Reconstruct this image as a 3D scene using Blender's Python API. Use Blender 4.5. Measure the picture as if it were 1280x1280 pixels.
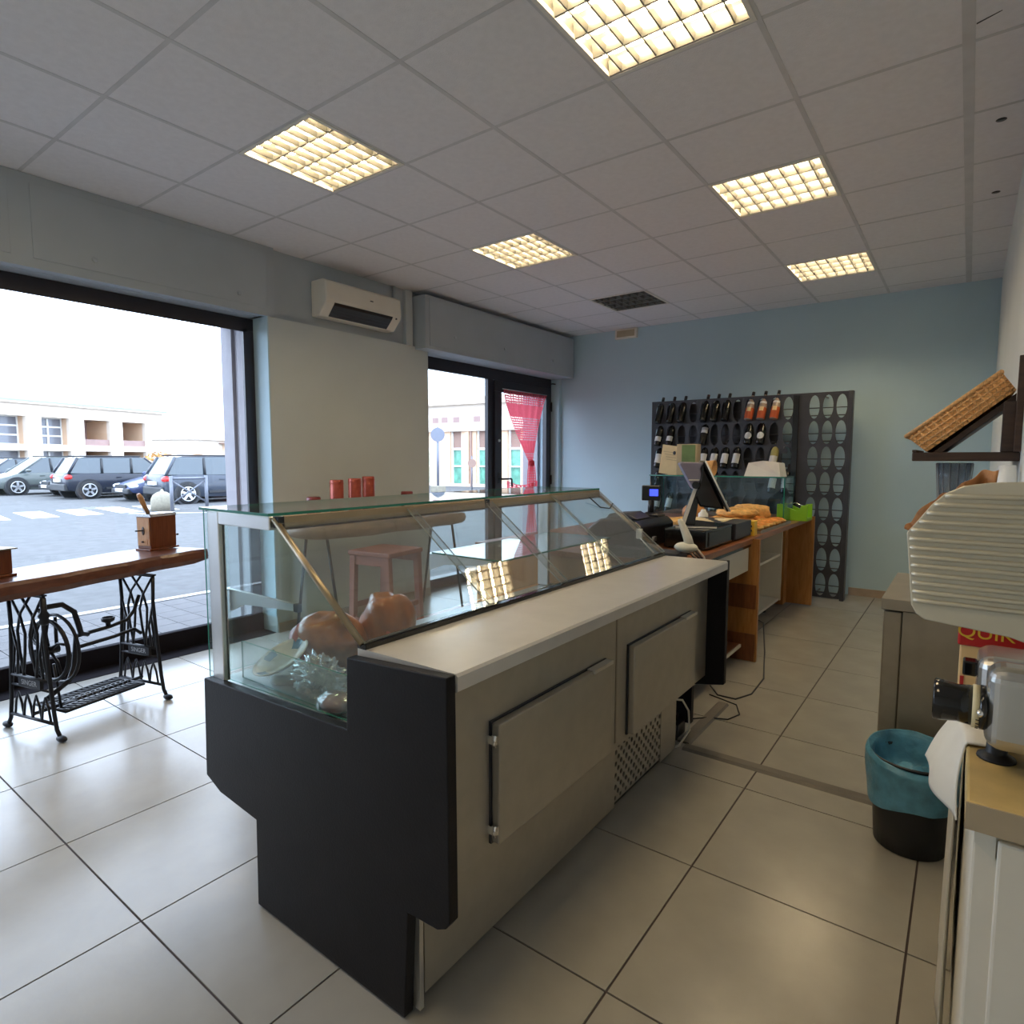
import bpy, bmesh, math, random
from mathutils import Vector, Matrix, noise as mnoise

for o in list(bpy.data.objects):
    bpy.data.objects.remove(o)
SC = bpy.context.scene
COL = SC.collection
random.seed(7)

# ------------------------------------------------------------------ camera
CAM_H = 1.345
cam_data = bpy.data.cameras.new('camera')
cam = bpy.data.objects.new('camera', cam_data)
COL.objects.link(cam)
cam_data.sensor_fit = 'HORIZONTAL'
cam_data.sensor_width = 36.0
cam_data.lens = 763.7 / 1280 * 36.0
cam_data.clip_start = 0.02
cam_data.clip_end = 400
_yaw, _pitch, _roll = 0.6402, -0.0862, 0.0014
_fw = Vector((-math.sin(_yaw) * math.cos(_pitch), math.cos(_yaw) * math.cos(_pitch), math.sin(_pitch)))
_rt = Vector((math.cos(_yaw), math.sin(_yaw), 0))
_up = _rt.cross(_fw)
_rt, _up = _rt * math.cos(_roll) + _up * math.sin(_roll), -_rt * math.sin(_roll) + _up * math.cos(_roll)
_m = Matrix((_rt, _up, -_fw)).transposed().to_4x4()
_m.translation = Vector((0, 0, CAM_H))
cam.matrix_world = _m
SC.camera = cam

# ------------------------------------------------------------------ view, world (bright overcast sky)
SC.view_settings.view_transform = 'Standard'
SC.view_settings.look = 'None'
SC.view_settings.exposure = 0.72
SC.view_settings.gamma = 1.0
SC.view_settings.use_curve_mapping = False
SC.cycles.max_bounces = 10
SC.cycles.diffuse_bounces = 5
SC.cycles.glossy_bounces = 4
SC.cycles.transparent_max_bounces = 24
SC.cycles.sample_clamp_indirect = 6.0
SC.cycles.caustics_reflective = False
SC.cycles.caustics_refractive = False
SKY = 4.4
world = bpy.data.worlds.new('overcast_sky')
SC.world = world
world.use_nodes = True
_nt = world.node_tree
_bg = _nt.nodes['Background']
_bg.inputs['Color'].default_value = (0.66, 0.78, 1.0, 1)
_bg.inputs['Strength'].default_value = SKY
TUBE_STRENGTH = 40.0          # the fluorescent tubes of the ceiling fittings
TUBE_COLOR = (1.0, 0.78, 0.46, 1)

# portals: they only guide sampling of the sky through the two openings
def portal(name, y0, y1, z0, z1):
    l = bpy.data.lights.new(name, 'AREA')
    l.shape = 'RECTANGLE'
    l.size = y1 - y0
    l.size_y = z1 - z0
    l.cycles.is_portal = True
    o = bpy.data.objects.new(name, l)
    COL.objects.link(o)
    o.location = (-4.60, (y0 + y1) / 2, (z0 + z1) / 2)
    o.rotation_euler = (math.pi / 2, 0, -math.pi / 2)
portal('window_portal', -0.9, 2.62, 0.05, 2.4)
portal('door_portal', 4.34, 6.8, 0.02, 2.3)

# ------------------------------------------------------------------ materials
MATS = {}
def pm(name, base, rough=0.5, metal=0.0, var=0.06, scale=9.0, bump=0.0, bscale=60.0, spec=0.5, coat=0.0, alpha=1.0, trans=0.0, emit=None, estr=0.0):
    m = bpy.data.materials.new(name)
    m.use_nodes = True
    nt = m.node_tree
    b = nt.nodes['Principled BSDF']
    b.inputs['Roughness'].default_value = rough
    b.inputs['Metallic'].default_value = metal
    b.inputs['Specular IOR Level'].default_value = spec
    b.inputs['Coat Weight'].default_value = coat
    b.inputs['Transmission Weight'].default_value = trans
    b.inputs['Alpha'].default_value = alpha
    tc = nt.nodes.new('ShaderNodeTexCoord')
    nz = nt.nodes.new('ShaderNodeTexNoise')
    nz.inputs['Scale'].default_value = scale
    nz.inputs['Detail'].default_value = 4
    nt.links.new(tc.outputs['Object'], nz.inputs['Vector'])
    r = nt.nodes.new('ShaderNodeValToRGB')
    r.color_ramp.elements[0].position = 0.3
    r.color_ramp.elements[1].position = 0.7
    r.color_ramp.elements[0].color = tuple(max(0, c * (1 - var)) for c in base) + (1,)
    r.color_ramp.elements[1].color = tuple(min(1, c * (1 + var)) for c in base) + (1,)
    nt.links.new(nz.outputs['Fac'], r.inputs['Fac'])
    nt.links.new(r.outputs['Color'], b.inputs['Base Color'])
    if bump:
        n2 = nt.nodes.new('ShaderNodeTexNoise')
        n2.inputs['Scale'].default_value = bscale
        n2.inputs['Detail'].default_value = 3
        nt.links.new(tc.outputs['Object'], n2.inputs['Vector'])
        bp = nt.nodes.new('ShaderNodeBump')
        bp.inputs['Strength'].default_value = bump
        bp.inputs['Distance'].default_value = 0.01
        nt.links.new(n2.outputs['Fac'], bp.inputs['Height'])
        nt.links.new(bp.outputs['Normal'], b.inputs['Normal'])
    if emit:
        b.inputs['Emission Color'].default_value = emit
        b.inputs['Emission Strength'].default_value = estr
    MATS[name] = m
    return m

def wood(name, c1, c2, scale=6.0, axis='Y', rough=0.45, stretch=9.0, bump=0.15):
    m = pm(name, c1, rough)
    nt = m.node_tree
    b = nt.nodes['Principled BSDF']
    tc = nt.nodes.new('ShaderNodeTexCoord')
    mp = nt.nodes.new('ShaderNodeMapping')
    s = {'X': (1, stretch, stretch), 'Y': (stretch, 1, stretch), 'Z': (stretch, stretch, 1)}[axis]
    mp.inputs['Scale'].default_value = s
    nz = nt.nodes.new('ShaderNodeTexNoise')
    nz.inputs['Scale'].default_value = scale
    nz.inputs['Detail'].default_value = 6
    nz.inputs['Distortion'].default_value = 0.6
    r = nt.nodes.new('ShaderNodeValToRGB')
    r.color_ramp.elements[0].position = 0.32
    r.color_ramp.elements[1].position = 0.68
    r.color_ramp.elements[0].color = tuple(c1) + (1,)
    r.color_ramp.elements[1].color = tuple(c2) + (1,)
    nt.links.new(tc.outputs['Object'], mp.inputs['Vector'])
    nt.links.new(mp.outputs['Vector'], nz.inputs['Vector'])
    nt.links.new(nz.outputs['Fac'], r.inputs['Fac'])
    nt.links.new(r.outputs['Color'], b.inputs['Base Color'])
    bp = nt.nodes.new('ShaderNodeBump')
    bp.inputs['Strength'].default_value = bump
    bp.inputs['Distance'].default_value = 0.004
    nt.links.new(nz.outputs['Fac'], bp.inputs['Height'])
    nt.links.new(bp.outputs['Normal'], b.inputs['Normal'])
    return m

def glass(name, tint=(0.95, 0.98, 0.97), refl=1.0, rough=0.0, haze=0.0, hazecol=(0.8, 0.85, 0.85)):
    """thin pane: transparent plus a Fresnel mirror, optionally a little uneven diffuse haze"""
    m = bpy.data.materials.new(name)
    m.use_nodes = True
    nt = m.node_tree
    nt.nodes.remove(nt.nodes['Principled BSDF'])
    out = nt.nodes['Material Output']
    t = nt.nodes.new('ShaderNodeBsdfTransparent')
    t.inputs['Color'].default_value = tuple(tint) + (1,)
    g = nt.nodes.new('ShaderNodeBsdfGlossy')
    g.inputs['Roughness'].default_value = rough
    fr = nt.nodes.new('ShaderNodeFresnel')
    ge = nt.nodes.new('ShaderNodeNewGeometry')
    io = nt.nodes.new('ShaderNodeMath')          # same index from both sides of the thin pane
    io.operation = 'MULTIPLY_ADD'
    io.inputs[1].default_value = 1 / 1.5 - 1.5
    io.inputs[2].default_value = 1.5
    nt.links.new(ge.outputs['Backfacing'], io.inputs[0])
    nt.links.new(io.outputs[0], fr.inputs['IOR'])
    mul = nt.nodes.new('ShaderNodeMath')
    mul.operation = 'MULTIPLY'
    mul.inputs[1].default_value = refl
    mul.use_clamp = True
    nt.links.new(fr.outputs['Fac'], mul.inputs[0])
    mx = nt.nodes.new('ShaderNodeMixShader')
    nt.links.new(mul.outputs[0], mx.inputs['Fac'])
    nt.links.new(t.outputs[0], mx.inputs[1])
    nt.links.new(g.outputs[0], mx.inputs[2])
    last = mx
    if haze:
        d = nt.nodes.new('ShaderNodeBsdfDiffuse')
        d.inputs['Color'].default_value = tuple(hazecol) + (1,)
        nz = nt.nodes.new('ShaderNodeTexNoise')
        nz.inputs['Scale'].default_value = 5
        tc = nt.nodes.new('ShaderNodeTexCoord')
        nt.links.new(tc.outputs['Object'], nz.inputs['Vector'])
        mm = nt.nodes.new('ShaderNodeMath')
        mm.operation = 'MULTIPLY'
        mm.inputs[1].default_value = haze * 2
        nt.links.new(nz.outputs['Fac'], mm.inputs[0])
        m2 = nt.nodes.new('ShaderNodeMixShader')
        nt.links.new(mm.outputs[0], m2.inputs['Fac'])
        nt.links.new(mx.outputs[0], m2.inputs[1])
        nt.links.new(d.outputs[0], m2.inputs[2])
        last = m2
    nt.links.new(last.outputs[0], out.inputs['Surface'])
    MATS[name] = m
    return m

def emitter(name, col, strength):
    m = bpy.data.materials.new(name)
    m.use_nodes = True
    nt = m.node_tree
    nt.nodes.remove(nt.nodes['Principled BSDF'])
    e = nt.nodes.new('ShaderNodeEmission')
    e.inputs['Color'].default_value = col
    e.inputs['Strength'].default_value = strength
    nt.links.new(e.outputs[0], nt.nodes['Material Output'].inputs['Surface'])
    MATS[name] = m
    return m

def woven(name, c1, c2, sx=60, sy=60):
    """basket weave: brick cells in two tones with relief"""
    m = pm(name, c1, 0.7)
    nt = m.node_tree
    b = nt.nodes['Principled BSDF']
    tc = nt.nodes.new('ShaderNodeTexCoord')
    mp = nt.nodes.new('ShaderNodeMapping')
    mp.inputs['Rotation'].default_value = (math.pi / 2, 0, 0)
    br = nt.nodes.new('ShaderNodeTexBrick')
    br.inputs['Color1'].default_value = tuple(c1) + (1,)
    br.inputs['Color2'].default_value = tuple(c2) + (1,)
    br.inputs['Mortar'].default_value = tuple(c * 0.55 for c in c1) + (1,)
    br.inputs['Scale'].default_value = sx
    br.inputs['Mortar Size'].default_value = 0.02
    br.inputs['Row Height'].default_value = 0.35
    nt.links.new(tc.outputs['Object'], mp.inputs['Vector'])
    nt.links.new(mp.outputs['Vector'], br.inputs['Vector'])
    nt.links.new(br.outputs['Color'], b.inputs['Base Color'])
    bp = nt.nodes.new('ShaderNodeBump')
    bp.inputs['Strength'].default_value = 0.25
    bp.inputs['Distance'].default_value = 0.003
    nt.links.new(br.outputs['Fac'], bp.inputs['Height'])
    bp.invert = True
    nt.links.new(bp.outputs['Normal'], b.inputs['Normal'])
    return m

M = MATS
pm('wall_blue', (0.50, 0.66, 0.74), 0.75, var=0.03, scale=2, bump=0.05, bscale=120)
pm('column_paint', (0.58, 0.63, 0.63), 0.6, var=0.03, scale=2, bump=0.05, bscale=120)
pm('fascia_paint', (0.43, 0.48, 0.52), 0.6, var=0.04, scale=3)
pm('white_wall', (0.76, 0.78, 0.74), 0.7, var=0.03, scale=2)
pm('ceiling_tile', (0.82, 0.81, 0.83), 0.9, var=0.03, scale=30, bump=0.25, bscale=220)
pm('ceiling_bar', (0.62, 0.62, 0.63), 0.6)
pm('ceiling_void', (0.15, 0.15, 0.15), 0.9)
pm('floor_tile', (0.405, 0.385, 0.345), 0.24, var=0.07, scale=5, bump=0.04, bscale=40, spec=0.6)
pm('grout', (0.07, 0.05, 0.05), 0.8)
pm('dark_frame', (0.025, 0.022, 0.03), 0.35)
pm('sill_dark', (0.018, 0.016, 0.020), 0.85, spec=0.08)
pm('strip_grey', (0.17, 0.155, 0.14), 0.55)
pm('pane_edge', (0.42, 0.45, 0.42), 0.3)
pm('black_laminate', (0.008, 0.007, 0.009), 0.5, var=0.2, scale=14, bump=0.08, bscale=150, spec=0.25)
pm('steel', (0.47, 0.44, 0.38), 0.38, metal=0.6, var=0.05, scale=18)
pm('steel_top', (0.68, 0.67, 0.66), 0.30, metal=0.4, var=0.04, scale=12)
pm('steel_dark', (0.36, 0.32, 0.26), 0.42, metal=0.6, var=0.08, scale=12)
pm('aluminium', (0.75, 0.74, 0.72), 0.3, metal=0.9, var=0.03)
pm('bronze_alu', (0.38, 0.31, 0.21), 0.35, metal=0.8)
pm('chrome', (0.85, 0.85, 0.85), 0.12, metal=1.0, var=0.01)
pm('rubber_black', (0.012, 0.012, 0.014), 0.45)
pm('black_plastic', (0.012, 0.012, 0.014), 0.3, spec=0.5)
pm('gloss_black', (0.008, 0.008, 0.009), 0.12, spec=0.6)
pm('dark_plastic', (0.035, 0.036, 0.045), 0.45)
pm('lilac_metal', (0.22, 0.20, 0.26), 0.4, metal=0.3)
pm('white_plastic', (0.72, 0.70, 0.62), 0.4)
pm('grey_plastic', (0.35, 0.35, 0.36), 0.5)
pm('ac_white', (0.80, 0.76, 0.66), 0.45, var=0.02)
pm('white_laminate', (0.62, 0.60, 0.52), 0.5, var=0.03)
pm('cream_laminate', (0.76, 0.72, 0.63), 0.45, var=0.03)
pm('paper', (0.80, 0.78, 0.72), 0.8)
pm('paper_cream', (0.72, 0.60, 0.38), 0.8, var=0.1)
pm('label_white', (0.75, 0.74, 0.72), 0.6)
pm('cardboard', (0.50, 0.42, 0.28), 0.8, var=0.1)
pm('green_board', (0.16, 0.25, 0.10), 0.7, var=0.2)
pm('lime_plastic', (0.30, 0.62, 0.03), 0.4)
pm('brown_paper', (0.46, 0.21, 0.08), 0.75, var=0.25, scale=25, bump=0.4, bscale=40)
pm('iron', (0.006, 0.006, 0.010), 0.42, spec=0.35)
pm('tin_red', (0.40, 0.08, 0.05), 0.35, metal=0.3, var=0.12, scale=30)
pm('tin_dark', (0.20, 0.02, 0.02), 0.4, var=0.15)
pm('bottle_dark', (0.010, 0.010, 0.008), 0.10, spec=0.6)
pm('bottle_capsule', (0.02, 0.018, 0.018), 0.3)
pm('capsule_white', (0.75, 0.72, 0.66), 0.4)
pm('rose_wine', (0.60, 0.13, 0.05), 0.08, var=0.1, spec=0.6)
pm('rose_clear', (0.45, 0.33, 0.26), 0.08, var=0.1, spec=0.6)
pm('white_wine', (0.48, 0.42, 0.16), 0.08, var=0.1, spec=0.6)
pm('rack_metal', (0.055, 0.055, 0.065), 0.45, metal=0.2, var=0.1)
pm('pizza', (0.72, 0.27, 0.045), 0.6, var=0.35, scale=35, bump=0.5, bscale=60)
pm('focaccia', (0.74, 0.42, 0.13), 0.6, var=0.3, scale=28, bump=0.5, bscale=50)
pm('crust', (0.50, 0.23, 0.06), 0.55, var=0.3, scale=25, bump=0.4, bscale=50)
pm('ham_skin', (0.36, 0.115, 0.026), 0.32, var=0.55, scale=11, bump=0.35, bscale=22, coat=0.3)
pm('ham_meat', (0.40, 0.10, 0.08), 0.35, var=0.35, scale=14, bump=0.2, bscale=30, coat=0.3)
pm('porcelain', (0.75, 0.74, 0.68), 0.25, var=0.02)
pm('blue_glaze', (0.10, 0.25, 0.38), 0.25, var=0.3, scale=40)
pm('deck_steel', (0.55, 0.58, 0.58), 0.3, metal=0.5)
pm('red_cloth', (0.62, 0.10, 0.12), 0.85, var=0.15, scale=60, bump=0.4, bscale=140)
_m = M['red_cloth']; _n = _m.node_tree
_tr = _n.nodes.new('ShaderNodeBsdfTranslucent'); _tr.inputs['Color'].default_value = (0.75, 0.12, 0.16, 1)
_mx = _n.nodes.new('ShaderNodeMixShader'); _mx.inputs['Fac'].default_value = 0.55
_n.links.new(_n.nodes['Principled BSDF'].outputs[0], _mx.inputs[1]); _n.links.new(_tr.outputs[0], _mx.inputs[2])
_n.links.new(_mx.outputs[0], _n.nodes['Material Output'].inputs['Surface'])
pm('yellow_marble', (0.66, 0.48, 0.20), 0.35, var=0.12, scale=14)
pm('edge_beige', (0.45, 0.36, 0.24), 0.6)
pm('pack_red', (0.55, 0.02, 0.02), 0.4, var=0.03)
pm('pack_yellow', (0.85, 0.55, 0.05), 0.5, var=0.03)
pm('pack_cream', (0.85, 0.60, 0.30), 0.5, var=0.05)
pm('slicer_alu', (0.66, 0.61, 0.48), 0.42, metal=0.35, var=0.03)
pm('slicer_body', (0.62, 0.61, 0.58), 0.25, metal=0.85, var=0.03)
pm('scale_ring', (0.78, 0.68, 0.42), 0.4)
pm('bag_blue', (0.12, 0.36, 0.54), 0.3, var=0.25, scale=20, bump=0.6, bscale=25, alpha=0.88)
pm('bin_black', (0.012, 0.014, 0.02), 0.4)
pm('cup_plastic', (0.80, 0.82, 0.84), 0.3)
pm('screen_blue', (0.02, 0.03, 0.3), 0.3, emit=(0.05, 0.08, 1.0, 1), estr=1.2)
pm('asphalt', (0.125, 0.126, 0.127), 0.95, spec=0.12, var=0.12, scale=6, bump=0.2, bscale=80)
pm('road_paint', (0.55, 0.55, 0.54), 0.7, var=0.05)
pm('paver', (0.10, 0.097, 0.10), 0.8, var=0.15, scale=5)
pm('paver_joint', (0.10, 0.10, 0.10), 0.9)
pm('ext_stone', (0.36, 0.34, 0.37), 0.7, var=0.05, scale=12)
pm('concrete', (0.26, 0.235, 0.18), 0.85, var=0.1, scale=20, bump=0.2)
pm('galvanised', (0.16, 0.17, 0.20), 0.5, metal=0.4)
pm('facade_cream', (0.70, 0.60, 0.50), 0.8, var=0.03, scale=1)
pm('facade_peach', (0.66, 0.45, 0.30), 0.8, var=0.05, scale=1)
pm('facade_brown', (0.30, 0.19, 0.15), 0.8, var=0.05, scale=1)
pm('facade_recess', (0.33, 0.22, 0.20), 0.8, var=0.1, scale=1)
pm('roof_grey', (0.30, 0.36, 0.40), 0.6)
pm('far_glass', (0.16, 0.17, 0.20), 0.15)
pm('green_glass', (0.14, 0.36, 0.26), 0.2, var=0.3, scale=3)
pm('frame_white', (0.75, 0.75, 0.72), 0.5)
pm('car_black', (0.018, 0.022, 0.035), 0.25, coat=0.15, spec=0.35)
pm('car_blue', (0.030, 0.045, 0.11), 0.25, coat=0.15, spec=0.35)
pm('car_slate', (0.045, 0.055, 0.075), 0.25, coat=0.15, spec=0.35)
pm('car_grey', (0.10, 0.115, 0.11), 0.25, coat=0.15, spec=0.35)
pm('car_trim', (0.02, 0.022, 0.026), 0.5)
pm('car_glass', (0.05, 0.07, 0.085), 0.06, spec=0.8)
pm('tyre', (0.015, 0.015, 0.016), 0.8)
pm('rim', (0.62, 0.63, 0.65), 0.3, metal=0.7)
pm('tail_red', (0.55, 0.02, 0.02), 0.2)
pm('lamp_clear', (0.75, 0.78, 0.80), 0.15)
pm('sign_grey', (0.17, 0.18, 0.22), 0.5, metal=0.3)
pm('shrub_orange', (0.50, 0.26, 0.08), 0.8, var=0.4, scale=6)
pm('terracotta', (0.44, 0.34, 0.26), 0.5, var=0.1)
wood('plank_wood', (0.085, 0.028, 0.018), (0.16, 0.062, 0.036), 4, 'Y', 0.28, 8)
wood('mill_wood', (0.13, 0.034, 0.012), (0.20, 0.06, 0.022), 8, 'Z', 0.35)
wood('mill_panel', (0.50, 0.24, 0.10), (0.60, 0.33, 0.15), 8, 'Z', 0.4)
wood('slab_wood', (0.20, 0.13, 0.09), (0.34, 0.23, 0.16), 5, 'Y', 0.5, 6)
wood('stool_wood', (0.22, 0.06, 0.04), (0.32, 0.11, 0.07), 8, 'Z', 0.5)
wood('counter_wood', (0.22, 0.070, 0.025), (0.34, 0.13, 0.05), 6, 'Y', 0.3)
wood('panel_wood', (0.34, 0.14, 0.035), (0.46, 0.22, 0.07), 6, 'Z', 0.4)
wood('panel_dark', (0.15, 0.050, 0.020), (0.22, 0.085, 0.03), 6, 'Z', 0.4)
wood('shelf_wood', (0.028, 0.014, 0.010), (0.06, 0.03, 0.018), 6, 'X', 0.5)
woven('wicker', (0.86, 0.47, 0.18), (0.74, 0.38, 0.13), 22)
woven('wicker_rim', (0.80, 0.46, 0.20), (0.70, 0.38, 0.15), 26)
glass('window_glass', (0.97, 0.985, 0.98), 0.7)
glass('case_glass', (0.90, 0.955, 0.945), 1.0, haze=0.018)
glass('case_glass_back', (0.93, 0.95, 0.95), 1.25, haze=0.03, hazecol=(0.75, 0.68, 0.68))
glass('shelf_glass', (0.90, 0.95, 0.94), 1.3, haze=0.05)
glass('vitrine_glass', (0.72, 0.84, 0.88), 1.2, haze=0.05, hazecol=(0.35, 0.5, 0.55))
glass('smoke_glass', (0.80, 0.81, 0.83), 0.8, haze=0.16, hazecol=(0.25, 0.25, 0.27))
glass('cling_film', (0.93, 0.95, 0.96), 3.0, rough=0.12, haze=0.10)
pm('glass_edge', (0.02, 0.22, 0.16), 0.15, spec=0.6)
emitter('tube_light', TUBE_COLOR, TUBE_STRENGTH)
emitter('added_fill_glow', TUBE_COLOR, TUBE_STRENGTH * 0.16)
pm('tube_off', (0.6, 0.6, 0.58), 0.3)
pm('louver', (0.19, 0.186, 0.175), 0.3, metal=0.2, var=0.02)
pm('reflector', (0.16, 0.155, 0.14), 0.5, var=0.02)
pm('fitting_white', (0.78, 0.76, 0.70), 0.5, var=0.02)

# ------------------------------------------------------------------ mesh builder
ORG = {}      # root object name -> world offset that its meshes are relative to

class MB:
    def __init__(s):
        s.v, s.f, s.mi, s.sm = [], [], [], []
    def add(s, vs, fs, mi=0, sm=False):
        n = len(s.v)
        s.v += [tuple(p) for p in vs]
        for f in fs:
            s.f.append(tuple(i + n for i in f)); s.mi.append(mi); s.sm.append(sm)
        return s
    def box(s, x0, y0, z0, x1, y1, z1, mi=0):
        vs = [(x, y, z) for x in (x0, x1) for y in (y0, y1) for z in (z0, z1)]
        return s.add(vs, [(0, 1, 3, 2), (4, 6, 7, 5), (0, 4, 5, 1), (2, 3, 7, 6), (0, 2, 6, 4), (1, 5, 7, 3)], mi)
    def obox(s, c, size, rz=0.0, ry=0.0, rx=0.0, mi=0):
        R = Matrix.Rotation(rz, 3, 'Z') @ Matrix.Rotation(ry, 3, 'Y') @ Matrix.Rotation(rx, 3, 'X')
        h = [q / 2 for q in size]
        vs = [Vector(c) + R @ Vector((x, y, z)) for x in (-h[0], h[0]) for y in (-h[1], h[1]) for z in (-h[2], h[2])]
        return s.add(vs, [(0, 1, 3, 2), (4, 6, 7, 5), (0, 4, 5, 1), (2, 3, 7, 6), (0, 2, 6, 4), (1, 5, 7, 3)], mi)
    def prism(s, pts, axis, a, b, mi=0, sm=False):
        mp = {'y': lambda u, v, t: (u, t, v), 'x': lambda u, v, t: (t, u, v), 'z': lambda u, v, t: (u, v, t)}[axis]
        n = len(pts)
        vs = [mp(u, v, a) for u, v in pts] + [mp(u, v, b) for u, v in pts]
        s.add(vs, [tuple(range(n)), tuple(range(2 * n - 1, n - 1, -1))], mi)
        k = len(s.v) - 2 * n
        for i in range(n):
            j = (i + 1) % n
            s.f.append((k + i, k + n + i, k + n + j, k + j)); s.mi.append(mi); s.sm.append(sm)
        return s
    def tube(s, path, r, n=8, closed=False, mi=0, sm=True):
        P = [Vector(p) for p in path]
        m = len(P)
        rs = r if isinstance(r, (list, tuple)) else [r] * m
        T = []
        for i in range(m):
            if closed:
                t = P[(i + 1) % m] - P[i - 1]
            else:
                t = P[min(i + 1, m - 1)] - P[max(i - 1, 0)]
            T.append(t.normalized())
        ref = Vector((0, 0, 1)) if abs(T[0].z) < 0.9 else Vector((1, 0, 0))
        nrm = (ref - T[0] * ref.dot(T[0])).normalized()
        vs = []
        for i in range(m):
            if i:
                nrm = nrm - T[i] * nrm.dot(T[i])
                if nrm.length < 1e-6:
                    nrm = T[i].orthogonal()
                nrm.normalize()
            bn = T[i].cross(nrm)
            for k in range(n):
                a = 2 * math.pi * k / n
                vs.append(P[i] + (nrm * math.cos(a) + bn * math.sin(a)) * rs[i])
        fs = []
        for i in range(m if closed else m - 1):
            j = (i + 1) % m
            for k in range(n):
                l = (k + 1) % n
                fs.append((i * n + k, i * n + l, j * n + l, j * n + k))
        s.add(vs, fs, mi, sm)
        if not closed:
            b = len(s.v) - m * n
            s.f.append(tuple(b + k for k in range(n))[::-1]); s.mi.append(mi); s.sm.append(False)
            s.f.append(tuple(b + (m - 1) * n + k for k in range(n))); s.mi.append(mi); s.sm.append(False)
        return s
    def lathe(s, prof, c=(0, 0, 0), n=20, mi=0, sm=True, cap=True, M4=None):
        vs = []
        for r, z in prof:
            for k in range(n):
                a = 2 * math.pi * k / n
                p = Vector((r * math.cos(a), r * math.sin(a), z))
                if M4 is not None:
                    p = M4 @ p
                vs.append(p + Vector(c))
        fs = []
        for i in range(len(prof) - 1):
            for k in range(n):
                l = (k + 1) % n
                fs.append((i * n + k, i * n + l, (i + 1) * n + l, (i + 1) * n + k))
        s.add(vs, fs, mi, sm)
        if cap:
            b = len(s.v) - len(prof) * n
            s.f.append(tuple(b + k for k in range(n))[::-1]); s.mi.append(mi); s.sm.append(False)
            t = b + (len(prof) - 1) * n
            s.f.append(tuple(t + k for k in range(n))); s.mi.append(mi); s.sm.append(False)
        return s
    def blob(s, c, rad, nu=24, nv=14, amp=0.0, freq=4.0, seed=0, mi=0, flat=None, R=None, top=None):
        vs = []
        for j in range(nv + 1):
            th = math.pi * j / nv
            for i in range(nu):
                ph = 2 * math.pi * i / nu
                d = Vector((math.sin(th) * math.cos(ph), math.sin(th) * math.sin(ph), math.cos(th)))
                k = 1 + amp * mnoise.noise(d * freq + Vector((seed, seed * 1.7, seed * 0.3)))
                p = Vector((d.x * rad[0] * k, d.y * rad[1] * k, d.z * rad[2] * k))
                if flat is not None:
                    p.z = max(p.z, flat)
                if top is not None and p.z > top:
                    p.z = top + (p.z - top) * .25 + .012 * mnoise.noise(Vector((p.x * 22, p.y * 22, seed)))
                if R is not None:
                    p = R @ p
                vs.append(p + Vector(c))
        fs = []
        for j in range(nv):
            for i in range(nu):
                l = (i + 1) % nu
                fs.append((j * nu + i, (j + 1) * nu + i, (j + 1) * nu + l, j * nu + l))
        return s.add(vs, fs, mi, True)
    def grid(s, fn, nu, nv, mi=0, sm=True):
        vs = [fn(i / nu, j / nv) for j in range(nv + 1) for i in range(nu + 1)]
        fs = [(j * (nu + 1) + i, j * (nu + 1) + i + 1, (j + 1) * (nu + 1) + i + 1, (j + 1) * (nu + 1) + i) for j in range(nv) for i in range(nu)]
        return s.add(vs, fs, mi, sm)
    def build(s, name, mats, parent=None, bevel=0.0, seg=2, solid=0.0, local=False, kind=None, label=None):
        me = bpy.data.meshes.new(name)
        off = Vector((0, 0, 0)) if (parent is None or local) else Vector(ORG.get(parent.name, (0, 0, 0)))
        me.from_pydata([tuple(Vector(p) - off) for p in s.v], [], s.f)
        if not isinstance(mats, (list, tuple)):
            mats = [mats]
        for m in mats:
            me.materials.append(M[m] if isinstance(m, str) else m)
        me.polygons.foreach_set('material_index', s.mi)
        me.polygons.foreach_set('use_smooth', s.sm)
        bm = bmesh.new(); bm.from_mesh(me)
        bmesh.ops.remove_doubles(bm, verts=bm.verts, dist=1e-6)
        bmesh.ops.recalc_face_normals(bm, faces=bm.faces)
        bm.to_mesh(me); bm.free()
        o = bpy.data.objects.new(name, me)
        COL.objects.link(o)
        if parent is not None:
            o.parent = parent
            ORG[o.name] = tuple(off)
        if solid:
            md = o.modifiers.new('solid', 'SOLIDIFY'); md.thickness = solid
        if bevel:
            md = o.modifiers.new('bevel', 'BEVEL'); md.width = bevel; md.segments = seg
            md.limit_method = 'ANGLE'; md.angle_limit = math.radians(40)
        if kind: o['kind'] = kind
        if label: o['label'] = label
        return o

def root(name, label, cat, loc=(0, 0, 0), rz=0.0, group=None, kind=None):
    o = bpy.data.objects.new(name, None)
    o.empty_display_size = 0.1
    COL.objects.link(o)
    o.location = loc
    o.rotation_euler = (0, 0, rz)
    if label: o['label'] = label
    if cat: o['category'] = cat
    if group: o['group'] = group
    if kind: o['kind'] = kind
    ORG[o.name] = tuple(loc) if rz == 0 else (0, 0, 0)
    return o

def tag(o, label, cat, group=None):
    o['label'] = label; o['category'] = cat
    if group: o['group'] = group
    return o

def struct(name, mb, mats, parent=None, **k):
    o = mb.build(name, mats, parent, **k)
    if parent is None: o['kind'] = 'structure'
    return o

def copy_tree(o, parent=None):
    c = o.copy(); COL.objects.link(c)
    if parent is not None: c.parent = parent
    for ch in list(o.children):
        copy_tree(ch, c)
    return c

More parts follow.
